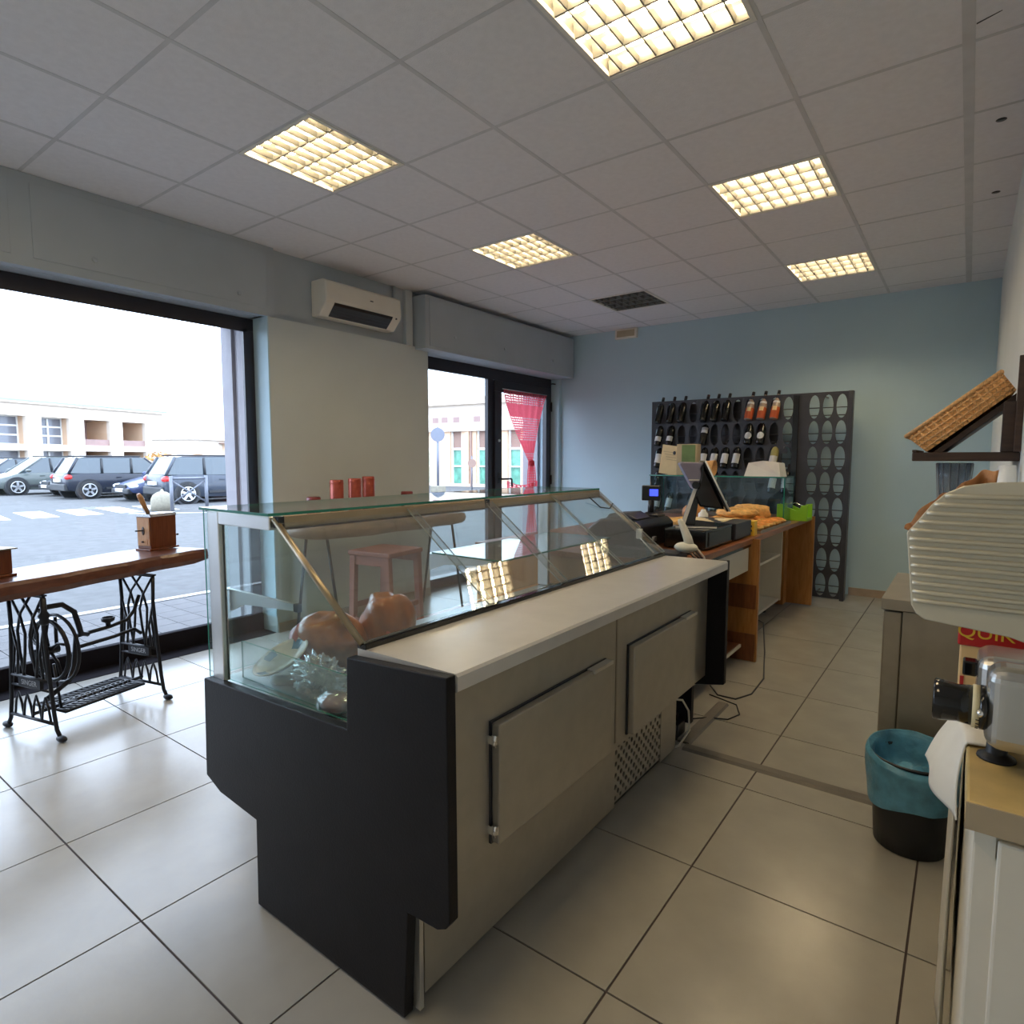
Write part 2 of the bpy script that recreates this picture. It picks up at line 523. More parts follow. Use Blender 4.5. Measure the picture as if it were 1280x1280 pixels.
def text(name, body, size, mat, parent, loc, rot, extrude=0.0004):
    cu = bpy.data.curves.new(name, 'FONT')
    cu.body = body; cu.size = size; cu.extrude = extrude
    cu.align_x = 'CENTER'; cu.align_y = 'CENTER'
    cu.materials.append(M[mat])
    tmp = bpy.data.objects.new('tmp', cu); COL.objects.link(tmp)
    me = bpy.data.meshes.new_from_object(tmp)
    bpy.data.objects.remove(tmp)
    o = bpy.data.objects.new(name, me); COL.objects.link(o)
    o.parent = parent; o.location = loc; o.rotation_euler = rot
    return o

def glass_slab(mb, x0, y0, z0, x1, y1, z1):
    """pane box: the two large sides material 0, the edges material 1"""
    d = (x1 - x0, y1 - y0, z1 - z0)
    ax = d.index(min(d))
    vs = [(x, y, z) for x in (x0, x1) for y in (y0, y1) for z in (z0, z1)]
    fs = [((0, 1, 3, 2), 0), ((4, 6, 7, 5), 0), ((0, 4, 5, 1), 1), ((2, 3, 7, 6), 1), ((0, 2, 6, 4), 2), ((1, 5, 7, 3), 2)]
    n = len(mb.v)
    mb.v += vs
    for f, a in fs:
        mb.f.append(tuple(i + n for i in f)); mb.mi.append(0 if a == ax else 1); mb.sm.append(False)
    return mb

def holed_plate(mb, us, vs_, hole, axis, a, b, n_side=5, mi=0):
    """rectangle cells us x vs_ (edge coordinates), each with an opening hole(i,j)->(cu,cv,ru,rv,power) or None; slab from a to b along axis"""
    mp = {'y': lambda u, v, t: (u, t, v), 'x': lambda u, v, t: (t, u, v)}[axis]
    for i in range(len(us) - 1):
        for j in range(len(vs_) - 1):
            u0, u1, v0, v1 = us[i], us[i + 1], vs_[j], vs_[j + 1]
            h = hole(i, j)
            if h is None:
                for t in (a, b):
                    mb.add([mp(u0, v0, t), mp(u1, v0, t), mp(u1, v1, t), mp(u0, v1, t)], [(0, 1, 2, 3)], mi)
                continue
            cu, cv, ru, rv = h
            outer = []
            cs = [(u0, v0), (u1, v0), (u1, v1), (u0, v1)]
            for k in range(4):
                p, q = cs[k], cs[(k + 1) % 4]
                for t in range(n_side):
                    outer.append((p[0] + (q[0] - p[0]) * t / n_side, p[1] + (q[1] - p[1]) * t / n_side))
            inner = []
            for p in outer:
                ang = math.atan2((p[1] - cv) / rv, (p[0] - cu) / ru)
                inner.append((cu + ru * math.cos(ang), cv + rv * math.sin(ang)))
            n = len(outer)
            vv = [mp(u, v, a) for u, v in outer] + [mp(u, v, a) for u, v in inner] + [mp(u, v, b) for u, v in outer] + [mp(u, v, b) for u, v in inner]
            ff = []
            for k in range(n):
                l = (k + 1) % n
                ff.append((k, l, n + l, n + k))
                ff.append((2 * n + k, 3 * n + k, 3 * n + l, 2 * n + l))
                ff.append((n + k, n + l, 3 * n + l, 3 * n + k))
            mb.add(vv, ff, mi)
    return mb

R = math.radians

# ================================================================== ROOM
CEIL = 2.907
BACK = 6.85
# ---- floor: grout bed with one object per tile
floor = struct('floor', MB().box(-4.47, -1.85, -0.10, 1.1, 7.0, -0.004), 'grout')
tile0 = None
for i in range(9):
    for j in range(15):
        x, y = -4.267 + 0.6 * i, -1.703 + 0.6 * j
        if tile0 is None:
            tile0 = MB().box(0.003, 0.003, -0.004, 0.597, 0.597, 0.0).build('floor_tile', 'floor_tile', floor)
            t = tile0
        else:
            t = bpy.data.objects.new('floor_tile', tile0.data); COL.objects.link(t); t.parent = floor
        t.location = (x, y, 0)

# ---- ceiling: void slab, bars and one object per tile
ceiling = struct('ceiling', MB().box(-4.5, -1.85, 3.02, 1.1, 7.0, 3.10), 'ceiling_void')
GX, GY = -1.8818, 1.781
LIGHTS = {(-2, 0): 1, (-2, 3): 1, (1, 0): 1, (1, 3): 1, (1, 6): 1, (-2, 6): 0}
xi = range(-4, 6)
yj = range(-6, 10)
tilec = None
for i in list(xi)[:-1]:
    for j in list(yj)[:-1]:
        if (i, j) in LIGHTS:
            continue
        if tilec is None:
            tilec = MB().box(0.0075, 0.0075, CEIL, 0.5925, 0.5925, CEIL + 0.015).build('ceiling_tile', 'ceiling_tile', ceiling)
            t = tilec
        else:
            t = bpy.data.objects.new('ceiling_tile', tilec.data); COL.objects.link(t); t.parent = ceiling
        t.location = (GX + 0.6 * i, GY + 0.6 * j, 0)
for i in xi:
    w = 0.020 if i == 3 else 0.0105
    MB().box(GX + 0.6 * i - w, GY - 3.62, CEIL - 0.0015, GX + 0.6 * i + w, GY + 5.42, CEIL + 0.006).build('ceiling_bar', 'ceiling_bar', ceiling)
for j in yj:
    MB().box(GX - 2.4, GY + 0.6 * j - 0.0095, CEIL - 0.001, GX + 3.0, GY + 0.6 * j + 0.0095, CEIL + 0.006).build('ceiling_bar', 'ceiling_bar', ceiling)
for x, y in ((0.038, 3.72), (0.045, 4.68)):
    MB().lathe([(0.001, CEIL - 0.001), (0.021, CEIL - 0.001), (0.021, CEIL + 0.01)], (x, y, 0), 16).build('cable_hole', 'black_plastic', ceiling)
MB().prism([(-0.060, 2.868), (-0.02, 2.852), (0.012, 2.840), (0.012, 2.843), (-0.02, 2.858), (-0.060, 2.876)], 'z', CEIL - 0.001, CEIL + 0.004).build('crack', 'black_plastic', ceiling)

# ---- walls
WX = -4.23
wl = struct('wall_left', MB().box(-4.60, 2.64, -0.1, WX, 4.32, 2.40), 'column_paint')
MB().box(-4.60, 2.60, 2.402, -4.275, 6.95, 3.02).build('upper_wall', 'fascia_paint', wl)
MB().box(-4.60, 6.785, 0, -4.30, 6.95, 2.40).build('door_reveal', 'wall_blue', wl)
MB().box(-4.60, -1.85, -0.1, WX, -0.95, 3.02).build('window_pier', 'column_paint', wl)
MB().box(-4.60, -0.95, 2.40, -4.30, 2.60, 3.02).build('upper_wall', 'fascia_paint', wl)
struct('wall_back', MB().box(-4.65, BACK, -0.1, 0.35, 7.0, 3.02), 'wall_blue')
struct('wall_right', MB().prism([(0.15, BACK + .05), (0.15, 2.62), (0.95, 2.62), (0.95, -1.85), (1.1, -1.85), (1.1, 7.0), (0.35, 7.0)], 'z', -0.1, 3.02), 'white_wall')
struct('wall_front', MB().box(-4.60, -1.85, -0.1, 1.1, -1.70, 3.02), 'white_wall')
# shutter box over the big window: front board with inspection panel and screws
tb = struct('trim_1', MB().box(-4.42, -0.95, 2.402, WX, 2.70, CEIL - 0.002), 'fascia_paint')
MB().box(WX, 1.22, 2.455, WX + 0.006, 2.635, 2.86).build('inspection_panel', 'fascia_paint', tb, bevel=0.002)
MB().box(WX, -0.80, 2.455, WX + 0.006, 1.12, 2.86).build('inspection_panel', 'fascia_paint', tb, bevel=0.002)
for y in (1.52, 2.42, 0.3):
    MB().lathe([(0.016, 0), (0.014, 0.006), (0.004, 0.008)], (0, 0, 0), 14, M4=Matrix.Translation((WX + 0.006, y, 2.52)) @ Matrix.Rotation(R(90), 4, 'Y')).build('screw', 'fascia_paint', tb)
# shutter box over the glazed door, standing proud of the wall
tb = struct('trim_2', MB().box(-4.40, 4.15, 2.372, -4.09, 6.80, 2.86), 'fascia_paint', bevel=0.004)
MB().box(-4.092, 4.20, 2.40, -4.084, 6.75, 2.835).build('inspection_panel', 'fascia_paint', tb, bevel=0.003)
for y in (4.55, 5.35, 6.30):
    MB().lathe([(0.016, 0), (0.014, 0.006), (0.004, 0.008)], (0, 0, 0), 14, M4=Matrix.Translation((-4.084, y, 2.53)) @ Matrix.Rotation(R(90), 4, 'Y')).build('screw', 'fascia_paint', tb)
struct('trim_3', MB().box(-4.30, 4.045, 2.402, -4.235, 4.13, CEIL - 0.004), 'column_paint', bevel=0.004)
struct('baseboard_back', MB().box(-0.90, BACK - 0.012, 0.0, 0.15, BACK + 0.01, 0.075), 'terracotta')
struct('baseboard_left', MB().box(-4.24, 2.645, 0.0, WX + 0.012, 4.315, 0.075), 'terracotta')

# ---- shop window
FX0, FX1 = -4.47, -4.42
w1 = struct('window_1', MB().box(FX0, -0.95, 2.31, FX1, 2.64, 2.40), 'dark_frame', bevel=0.004)
MB().box(FX0, 2.565, 0.13, FX1, 2.64, 2.31).build('frame_stile', 'dark_frame', w1, bevel=0.004)
MB().box(FX0, -0.95, 0.13, FX1, -0.88, 2.31).build('frame_stile', 'dark_frame', w1, bevel=0.004)
MB().box(FX0, -0.95, -0.02, FX1 + .004, 2.64, 0.13).build('sill', 'sill_dark', w1, bevel=0.004)
MB().box(FX1, -0.95, -0.02, -4.245, 2.632, 0.004).build('threshold', 'sill_dark', w1)
MB().box(FX1, 2.545, 0.13, FX1 + 0.012, 2.575, 2.32).build('glazing_bead', 'dark_frame', w1)
MB().box(FX1, -0.9, 2.295, FX1 + 0.012, 2.58, 2.325).build('glazing_bead', 'dark_frame', w1)
glass_slab(MB(), -4.455, -0.885, 0.12, -4.445, 2.57, 2.315).build('pane', ['window_glass', 'glass_edge'], w1)
# reveal lining between room and frame
struct('trim_4', MB().box(FX1, 2.632, 0.125, WX + 0.001, 2.642, 2.402), 'wall_blue')

# ---- glazed shop door with a fixed light
d1 = struct('door_1', MB().box(FX0, 4.32, 2.255, FX1, 6.79, 2.40), 'dark_frame', bevel=0.004)
MB().box(FX0, 4.32, 0, FX1, 4.39, 2.26).build('frame_stile', 'dark_frame', d1, bevel=0.003)
MB().box(FX0, 5.475, 0, FX1, 5.57, 2.26).build('frame_stile', 'dark_frame', d1, bevel=0.003)
MB().box(FX0, 6.73, 0, FX1, 6.79, 2.26).build('frame_stile', 'dark_frame', d1, bevel=0.003)
MB().box(FX0, 4.32, 0.0, FX1 + .03, 5.56, 0.10).build('frame_rail', 'dark_frame', d1, bevel=0.003)
glass_slab(MB(), -4.455, 4.38, 0.09, -4.447, 5.48, 2.26).build('pane', ['window_glass', 'glass_edge'], d1)
leaf = MB().box(-4.455, 5.575, 2.125, -4.395, 6.725, 2.25).build('door_leaf', 'dark_frame', d1, bevel=0.003)
MB().box(-4.455, 5.575, 0.02, -4.395, 5.70, 2.125).build('leaf_stile', 'dark_frame', leaf, bevel=0.003)
MB().box(-4.455, 6.64, 0.02, -4.395, 6.725, 2.125).build('leaf_stile', 'dark_frame', leaf, bevel=0.003)
MB().box(-4.455, 5.70, 0.02, -4.395, 6.64, 0.14).build('leaf_rail', 'dark_frame', leaf, bevel=0.003)
glass_slab(MB(), -4.430, 5.695, 0.13, -4.422, 6.645, 2.13).build('leaf_pane', ['window_glass', 'glass_edge'], leaf)
MB().tube([(-4.395, 5.655, 1.115), (-4.345, 5.655, 1.115), (-4.335, 5.67, 1.115), (-4.335, 5.80, 1.115), (-4.335, 5.815, 1.105), (-4.335, 5.82, 1.02)], 0.011, 10).build('door_handle', 'black_plastic', leaf)
MB().box(-4.395, 5.62, 1.06, -4.388, 5.665, 1.19).build('handle_plate', 'black_plastic', leaf, bevel=0.002)
MB().lathe([(0.016, 0), (0.016, 0.014), (0.012, 0.018)], (0, 0, 0), 14, M4=Matrix.Translation((-4.395, 5.64, 1.56)) @ Matrix.Rotation(R(90), 4, 'Y')).build('lock', 'aluminium', leaf)
for z in (0.35, 1.08, 2.02):
    MB().lathe([(0.014, -0.06), (0.014, 0.06)], (-4.385, 6.735, z), 12).build('hinge', 'black_plastic', leaf)
MB().tube([(-4.39, 6.735, 2.315), (-4.36, 6.735, 2.315), (-4.355, 6.80, 2.315)], 0.008, 8).build('hook', 'black_plastic', d1)

# ---- red crocheted curtain tied on the door leaf
cur = root('curtain', 'red crocheted curtain tied in the middle on the glazed door', 'curtain', (-4.36, 6.2, 0))
def cur_fn(u, v):
    z = 2.15 - v * 0.86
    c = 5.98 + 0.27 * (v ** 0.9) * 1.0 + 0.02
    y0 = 5.70 + (6.235 - 5.70) * (v ** 1.5)
    y1 = 6.60 - (6.60 - 6.285) * (v ** 0.75)
    y = y0 + (y1 - y0) * u
    x = -4.368 + 0.016 * math.sin(u * 34 + 1.5 * v) * (1 - 0.4 * v)
    return (x, y, z)

def lace(mb, fn, nu, nv, skip):
    """open crochet mesh: strands along both directions, every second square filled"""
    idx = {}
    for j in range(nv):
        for i in range(nu):
            if skip(i, j):
                continue
            a, b, c, d = (Vector(fn(i / nu, j / nv)), Vector(fn((i + 1) / nu, j / nv)), Vector(fn((i + 1) / nu, (j + 1) / nv)), Vector(fn(i / nu, (j + 1) / nv)))
            mb.add([a, b, c, d], [(0, 1, 2, 3)])
    return mb
lace(MB(), cur_fn, 64, 60, lambda i, j: (i % 2 == 1 and j % 2 == 1 and (j // 10) % 3 != 1)).build('upper_drape', 'red_cloth', cur)
MB().lathe([(0.020, 1.26), (0.040, 1.275), (0.042, 1.30), (0.036, 1.33)], (-4.366, 6.26, 0), 14).build('tie', 'red_cloth', cur)
def cur_low(u, v):
    z = 1.275 - v * 0.98
    w = 0.055 + 0.035 * v + 0.02 * math.sin(v * 9)
    return (-4.366 + 0.018 * math.cos(u * 6.283 * 4), 6.26 + (u - 0.5) * 2 * w, z)
lace(MB(), cur_low, 24, 60, lambda i, j: i % 3 == 1 and j % 2 == 1).build('lower_drape', 'red_cloth', cur)
def cur_ruf(u, v):
    return (-4.366 + 0.02 * math.sin(u * 40), 5.76 + u * 0.62, 1.09 - 0.06 * math.sin(u * 3) - v * 0.13)
lace(MB(), cur_ruf, 40, 10, lambda i, j: i % 2 == 1 and j % 2 == 1).build('ruffle', 'red_cloth', cur)
MB().tube([(-4.385, 5.70, 2.16), (-4.385, 6.63, 2.16)], 0.005, 8).build('rod', 'aluminium', cur)

# ---- ceiling light fittings
def fitting(name, label, i, j, lit):
    x0, y0 = GX + 0.6 * i, GY + 0.6 * j
    r = root(name, label, 'ceiling light', (x0 + 0.3, y0 + 0.3, CEIL))
    w = 0.022
    z0, z1 = CEIL - 0.006, CEIL + 0.012
    f = MB()
    f.box(x0 + .004, y0 + .004, z0, x0 + w, y0 + .596, z1).box(x0 + .6 - w, y0 + .004, z0, x0 + .596, y0 + .596, z1)
    f.box(x0 + w, y0 + .004, z0, x0 + .6 - w, y0 + w, z1).box(x0 + w, y0 + .6 - w, z0, x0 + .6 - w, y0 + .596, z1)
    f.build('frame', 'fitting_white', r)
    h = MB().box(x0 + .01, y0 + .01, CEIL + .10, x0 + .59, y0 + .59, CEIL + .108)
    h.box(x0 + .008, y0 + .01, CEIL + .012, x0 + .014, y0 + .59, CEIL + .1).box(x0 + .586, y0 + .01, CEIL + .012, x0 + .592, y0 + .59, CEIL + .1)
    h.box(x0 + .014, y0 + .008, CEIL + .012, x0 + .586, y0 + .014, CEIL + .1).box(x0 + .014, y0 + .586, CEIL + .012, x0 + .586, y0 + .592, CEIL + .1)
    h.build('housing', 'reflector', r)
    for k in range(4):
        y = y0 + 0.09 + 0.14 * k
        MB().tube([(x0 + .03, y, CEIL + .047), (x0 + .57, y, CEIL + .047)], 0.013, 10).build('tube', 'tube_light' if lit else 'tube_off', r)
    # parabolic blades: three along the tubes, seven across
    for k in range(5):
        y = y0 + 0.02 + 0.14 * k
        yy = min(max(y, y0 + .024), y0 + .576)
        MB().prism([(yy - .004, CEIL - .002), (yy + .004, CEIL - .002), (yy + .015, CEIL + .05), (yy - .015, CEIL + .05)], 'x', x0 + w, x0 + .6 - w).build('long_blade', 'louver', r)
    for k in range(1, 8):
        x = x0 + 0.6 * k / 8
        MB().prism([(x - .003, CEIL), (x + .003, CEIL), (x + .007, CEIL + .024), (x - .007, CEIL + .024)], 'y', y0 + w, y0 + .6 - w).build('cross_blade', 'louver', r)
    return r
fitting('ceiling_light', 'brightly lit louvred ceiling light above the window side, nearer the shop window', -2, 0, 1)
fitting('ceiling_light', 'lit louvred ceiling light in the middle of the window-side row', -2, 3, 1)
fitting('ceiling_light', 'unlit grey louvred ceiling light near the back wall vent', -2, 6, 0)
fitting('ceiling_light', 'largest bright louvred ceiling light at the top of the picture', 1, 0, 1)
fitting('ceiling_light', 'lit louvred ceiling light in the middle of the right-hand row', 1, 3, 1)
fitting('ceiling_light', 'small lit louvred ceiling light of the right-hand row, nearest the back wall', 1, 6, 1)

# added glowing panels, unseen behind the viewer, that brighten the room
for i, j in ((-2, -3), (1, -3)):
    MB().box(GX + .6 * i + .03, GY + .6 * j + .03, CEIL - .004, GX + .6 * i + .57, GY + .6 * j + .57, CEIL - .001).build('added_fill_panel', 'added_fill_glow', ceiling)

# ---- air conditioner on the column head
ac = root('air_conditioner', 'white split air conditioner on the wall between window and door', 'air conditioner', (-4.275, 3.44, 2.46))
prof = [(-4.274, 2.475), (-4.274, 2.755), (-4.13, 2.755), (-4.085, 2.735), (-4.075, 2.60), (-4.085, 2.565), (-4.17, 2.475)]
MB().prism(prof, 'y', 3.05, 3.84).build('body', 'ac_white', ac, bevel=0.012, seg=3)
MB().prism([(-4.09, 2.555), (-4.078, 2.575), (-4.16, 2.488), (-4.165, 2.480)], 'y', 3.13, 3.74).build('air_outlet', 'black_plastic', ac)
for k in range(3):
    MB().obox((-4.098 - 0.022 * k, 3.435, 2.552 - 0.024 * k), (0.004, 0.60, 0.012), ry=R(40)).build('air_vane', 'dark_plastic', ac)
MB().box(-4.084, 3.49, 2.655, -4.074, 3.52, 2.662).build('emblem', 'dark_plastic', ac)
MB().box(-4.092, 3.775, 2.560, -4.080, 3.79, 2.572).build('indicator', 'black_plastic', ac)
MB().tube([(-4.25, 3.84, 2.50), (-4.25, 3.88, 2.49), (-4.25, 3.91, 2.52), (-4.25, 3.915, 2.9)], 0.014, 8).build('pipe', 'fascia_paint', ac)

# ---- small vent box on the back wall
v = root('wall_vent', 'small beige vent box high on the back wall under the ceiling', 'vent', (-3.375, BACK, 2.79))
MB().box(-3.515, BACK - .05, 2.79, -3.235, BACK - .001, 2.903).build('casing', 'ac_white', v, bevel=0.004)
MB().box(-3.49, BACK - .054, 2.81, -3.26, BACK - .045, 2.885).build('grille', 'cardboard', v, bevel=0.002)

# ================================================================== REFRIGERATED DISPLAY CASE
Y0, Y1 = 0.965, 2.83          # inner length between the end panels
dc = root('display_case', 'long glass-topped refrigerated deli display case with black end panels', 'display case', (-1.3, 1.9, 0))
endp = [(-1.922, .648), (-1.211, .672), (-1.205, .857), (-.871, .878), (-.867, .318), (-.880, .300), (-.905, .287), (-.999, .283), (-1.016, .006), (-1.650, .006), (-1.645, .274), (-1.85, .291), (-1.933, .323)]
MB().prism(endp, 'y', .935, .965).build('end_panel', 'black_laminate', dc, bevel=0.003)
endq = [(-1.922, .648), (-1.211, .660), (-1.205, .857), (-.868, .878), (-.868, .29), (-1.02, .26), (-1.02, .06), (-1.645, .06), (-1.645, .274), (-1.85, .291), (-1.933, .323)]
MB().prism(endq, 'y', Y1, Y1 + .035).build('end_panel', 'black_laminate', dc, bevel=0.003)
MB().box(-1.012, .962, .02, -.990, .975, .318).build('corner_post', 'aluminium', dc)
# carcass: upper box, recessed base, customer front
MB().prism([(-1.21, .60), (-1.21, .845), (-.957, .845), (-.957, .318), (-1.0, .318), (-1.64, .318), (-1.88, .318), (-1.90, .60)], 'y', Y0, Y1).build('body', 'steel', dc)
MB().box(-1.63, Y0, .035, -1.02, 2.60, .318).build('plinth', 'steel', dc)
MB().box(-1.628, Y0 + .02, 0.0, -1.04, 2.55, .036).build('foot_rail', 'rubber_black', dc)
for y in (1.1, 2.75):
    MB().lathe([(.022, 0), (.022, .02), (.012, .025), (.012, .42)], (-1.12, y, 0), 10).build('foot', 'rubber_black', dc)
# base front with a perforated vent
vent = MB()
holed_plate(vent, [2.00 + .0226 * i for i in range(20)], [.052 + .0226 * j for j in range(12)],
            lambda i, j: (2.00 + .0226 * (i + .5), .052 + .0226 * (j + .5), .0098, .0102) if (i + j) % 2 == 0 else None, 'x', -1.012, -1.008, 3)
vent.build('vent_grille', 'steel', dc)
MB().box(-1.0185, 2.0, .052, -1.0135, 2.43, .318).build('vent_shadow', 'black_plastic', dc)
MB().box(-1.014, Y0 + .03, .034, -1.006, 2.00, .318).build('base_panel', 'steel', dc)
MB().box(-1.014, 2.43, .034, -1.006, 2.60, .318).build('base_panel', 'steel', dc)
# worktop
MB().prism([(-1.20, .875), (-.872, .878), (-.866, .872), (-.866, .840), (-.872, .836), (-1.20, .836)], 'y', Y0 + .001, Y1).build('worktop', 'steel_top', dc)
MB().box(-1.20, Y0, .874, -1.168, Y1, .888).build('glass_channel', 'gloss_black', dc, bevel=0.002)
# two hinged service doors
def case_door(y0, y1, z0, z1):
    d = MB().box(-.951, y0, z0, -.926, y1, z1).build('service_door', 'steel', dc, bevel=0.004)
    MB().box(-.958, y0 - .004, z0 - .004, -.950, y1 + .004, z1 + .004).build('gasket', 'dark_plastic', d)
    MB().box(-.949, y1 - .13, z1 - .008, -.922, y1, z1 + .004).build('grip', 'aluminium', d)
    return d
d = case_door(1.190, 1.812, .345, .668)
for z in (.385, .628):
    MB().obox((-.942, 1.183, z), (.026, .012, .022)).tube([(-.934, 1.179, z - .016), (-.934, 1.179, z + .016)], .006, 8).build('hinge', 'chrome', d)
d = case_door(1.985, 2.605, .345, .674)
MB().box(-.959, 1.895, .34, -.954, 1.903, .836).build('seam', 'steel_dark', dc)
# deck inside
MB().box(-1.90, Y0, .60, -1.21, Y1, .642).build('deck', 'deck_steel', dc)
MB().box(-1.225, Y0, .64, -1.20, Y1, .845).build('rear_lining', 'deck_steel', dc)
# posts and glass
zt = 1.186
for k, y in enumerate((.960, Y1 - .02)):
    MB().box(-1.912, y, .645, -1.845, y + .022, zt - .004).build('post', 'aluminium', dc, bevel=0.003)
    MB().box(-1.845, y, zt - .042, -1.565, y + .022, zt - .004).build('top_bar', 'aluminium', dc, bevel=0.003)
    MB().tube([(-1.555, y + .01, zt - .01), (-1.185, y + .01, .885)], .009, 8).build('slant_bar', 'bronze_alu', dc)
def sidepane(y):
    mb = MB(); mb.prism([(-1.845, .65), (-1.19, .67), (-1.19, .89), (-1.55, zt - .01), (-1.845, zt - .01)], 'y', y, y + .005, 1)
    mb.mi[0] = mb.mi[1] = 0
    mb.build('side_pane', ['case_glass', 'glass_edge'], dc)
sidepane(.973); sidepane(Y1 - .012)
glass_slab(MB(), -1.925, Y0 - .01, .648, -1.917, Y1 + .01, zt).build('front_pane', ['case_glass', 'glass_edge'], dc)
for a, b in ((.945, 1.895), (1.900, Y1 + .012)):
    glass_slab(MB(), -1.930, a, zt, -1.545, b, zt + .008).build('top_pane', ['case_glass', 'glass_edge'], dc)
def slant(y0, y1, off):
    n = Vector((.315, 0, .37)).normalized() * off
    a, b = Vector((-1.555, 0, zt - .012)) + n, Vector((-1.182, 0, .884)) + n
    t = n.normalized() * .005
    mb = MB()
    vs = [(a.x, y0, a.z), (b.x, y0, b.z), (b.x, y1, b.z), (a.x, y1, a.z)]
    vs += [(x + t.x, y, z + t.z) for x, y, z in vs]
    mb.add(vs, [(0, 1, 2, 3), (4, 5, 6, 7)], 0)
    mb.add(vs, [(0, 1, 5, 4), (1, 2, 6, 5), (2, 3, 7, 6), (3, 0, 4, 7)], 1)
    mb.build('sliding_pane', ['case_glass_back', 'pane_edge'], dc)
slant(.97, 1.50, .004); slant(1.455, 1.92, .013); slant(1.89, 2.40, .004); slant(2.36, Y1 - .005, .013)
for a, b in ((.985, 1.875), (1.905, Y1 - .01)):
    MB().obox((-1.540, (a + b) / 2, zt - .018), (.020, b - a, .034), ry=R(-8)).build('rail', 'bronze_alu', dc, bevel=0.003)
    MB().obox((-1.541, (a + b) / 2, zt - .037), (.022, b - a, .006)).build('rail_seal', 'gloss_black', dc)
    MB().box(-1.556, a - .018, zt - .034, -1.530, a, zt - .002).build('rail_cap', 'gloss_black', dc)
# inner shelf on cantilever arms
for y in (.985, 1.875):
    MB().prism([(-1.84, .868), (-1.84, .938), (-1.49, .938), (-1.49, .920), (-1.76, .900)], 'y', y, y + .012).build('shelf_arm', 'aluminium', dc)
    MB().box(-1.497, y - .001, .918, -1.477, y + .013, .940).build('arm_tip', 'gloss_black', dc)
glass_slab(MB(), -1.84, 1.89, .938, -1.46, Y1 - .02, .945).build('glass_shelf', ['shelf_glass', 'glass_edge'], dc)
glass_slab(MB(), -1.835, 1.015, .645, -1.26, 1.020, .765).build('low_divider', ['case_glass', 'glass_edge'], dc)
MB().tube([(-1.48, 2.62, 1.16), (-1.44, 2.66, 1.11), (-1.43, 2.74, 1.10), (-1.45, 2.81, 1.12)], .003, 6).build('lamp_lead', 'black_plastic', dc)
MB().obox((-1.30, Y1 - .02, .975), (.03, .012, .05)).build('socket', 'white_plastic', dc)
MB().tube([(-1.29, Y1 - .03, .955), (-1.25, Y1 - .06, .935), (-1.20, Y1 - .07, .895)], .004, 6).build('lead', 'white_plastic', dc)

# ---- things in the case
def ham(name, label, c, rad, seed, rot):
    o = MB().blob(c, rad, 28, 18, .20, 1.8, seed, R=Matrix.Rotation(rot, 3, 'Z') @ Matrix.Rotation(R(18), 3, 'Y')).build(name, 'ham_skin')
    tag(o, label, 'ham', 'cured hams in the display case')
    return o
h1 = ham('cured_ham', 'rear cured ham chunk with cut red end, lying toward the front glass', (-1.675, 1.25, .742), (.115, .09, .092), 3.0, R(30))
MB().blob((-1.752, 1.20, .735), (.045, .068, .070), 18, 12, .15, 3, 8.0).build('cut_face', 'ham_meat', h1)
h2 = ham('cured_ham', 'taller cured ham chunk leaning right beside the slanted glass', (-1.585, 1.41, .768), (.115, .09, .125), 11.0, R(-25))
MB().blob((-1.50, 1.375, .715), (.055, .06, .07), 16, 10, .2, 3, 5.0).build('cut_face', 'ham_meat', h2)
pl = root('serving_platter', 'oval white platter with blue patches standing under the ham', 'platter', (-1.665, 1.075, .645))
def platter(u, v):
    a = u * 2 * math.pi
    r = v
    x, y = .075 * r * math.cos(a), .095 * r * math.sin(a)
    z = .004 + .030 * r ** 3
    p = Matrix.Rotation(R(24), 3, 'X') @ Vector((x, y, z))
    return (-1.705 + p.x, 1.085 + p.y, .695 + p.z)
MB().grid(platter, 32, 10).build('dish', 'porcelain', pl, solid=.004)
for a in (0.3, 1.8, 3.2, 4.7):
    MB().grid(lambda u, v: tuple(Vector(platter((a + (u - .5) * .55) / 6.283, .62 + .3 * v)) + Vector((0, -.003, .005))), 6, 4).build('decoration', 'blue_glaze', pl)
MB().lathe([(.05, .645), (.045, .665), (.04, .672)], (-1.705, 1.09, 0), 18).build('foot_ring', 'porcelain', pl)
w = MB().blob((-1.515, 1.075, .70), (.090, .055, .055), 48, 30, .65, 7.0, 21.0).build('cling_film', 'cling_film')
tag(w, 'crumpled ball of clear cling film on the case deck', 'cling film')
mt = root('wrapped_meat', 'round wrapped piece of dark cured meat at the deck edge', 'meat', (-1.375, 1.03, .645))
MB().blob((-1.375, 1.03, .672), (.052, .045, .026), 22, 12, .12, 3, 4.0).build('meat', 'ham_meat', mt)
MB().blob((-1.375, 1.03, .672), (.060, .052, .031), 22, 12, .16, 4, 6.0).build('wrapping', 'cling_film', mt)
bx = root('folded_carton', 'green and white folded paper carton on the case deck', 'carton', (-1.52, 1.74, .645))
MB().prism([(-1.61, .645), (-1.57, .70), (-1.52, .715), (-1.45, .69), (-1.42, .645)], 'y', 1.66, 1.80).build('sleeve', 'paper', bx, bevel=.003)
MB().add([(-1.575, 1.655, .70), (-1.52, 1.655, .72), (-1.52, 1.805, .72), (-1.575, 1.805, .70)], [(0, 1, 2, 3)]).build('flap', 'green_glass', bx, solid=.002)
MB().box(-1.60, 1.655, .646, -1.43, 1.659, .672).build('band', 'crust', bx)
tr = root('deli_tray', 'long shallow tray with pink wrapped cold cuts in the case', 'tray', (-1.52, 2.3, .645))
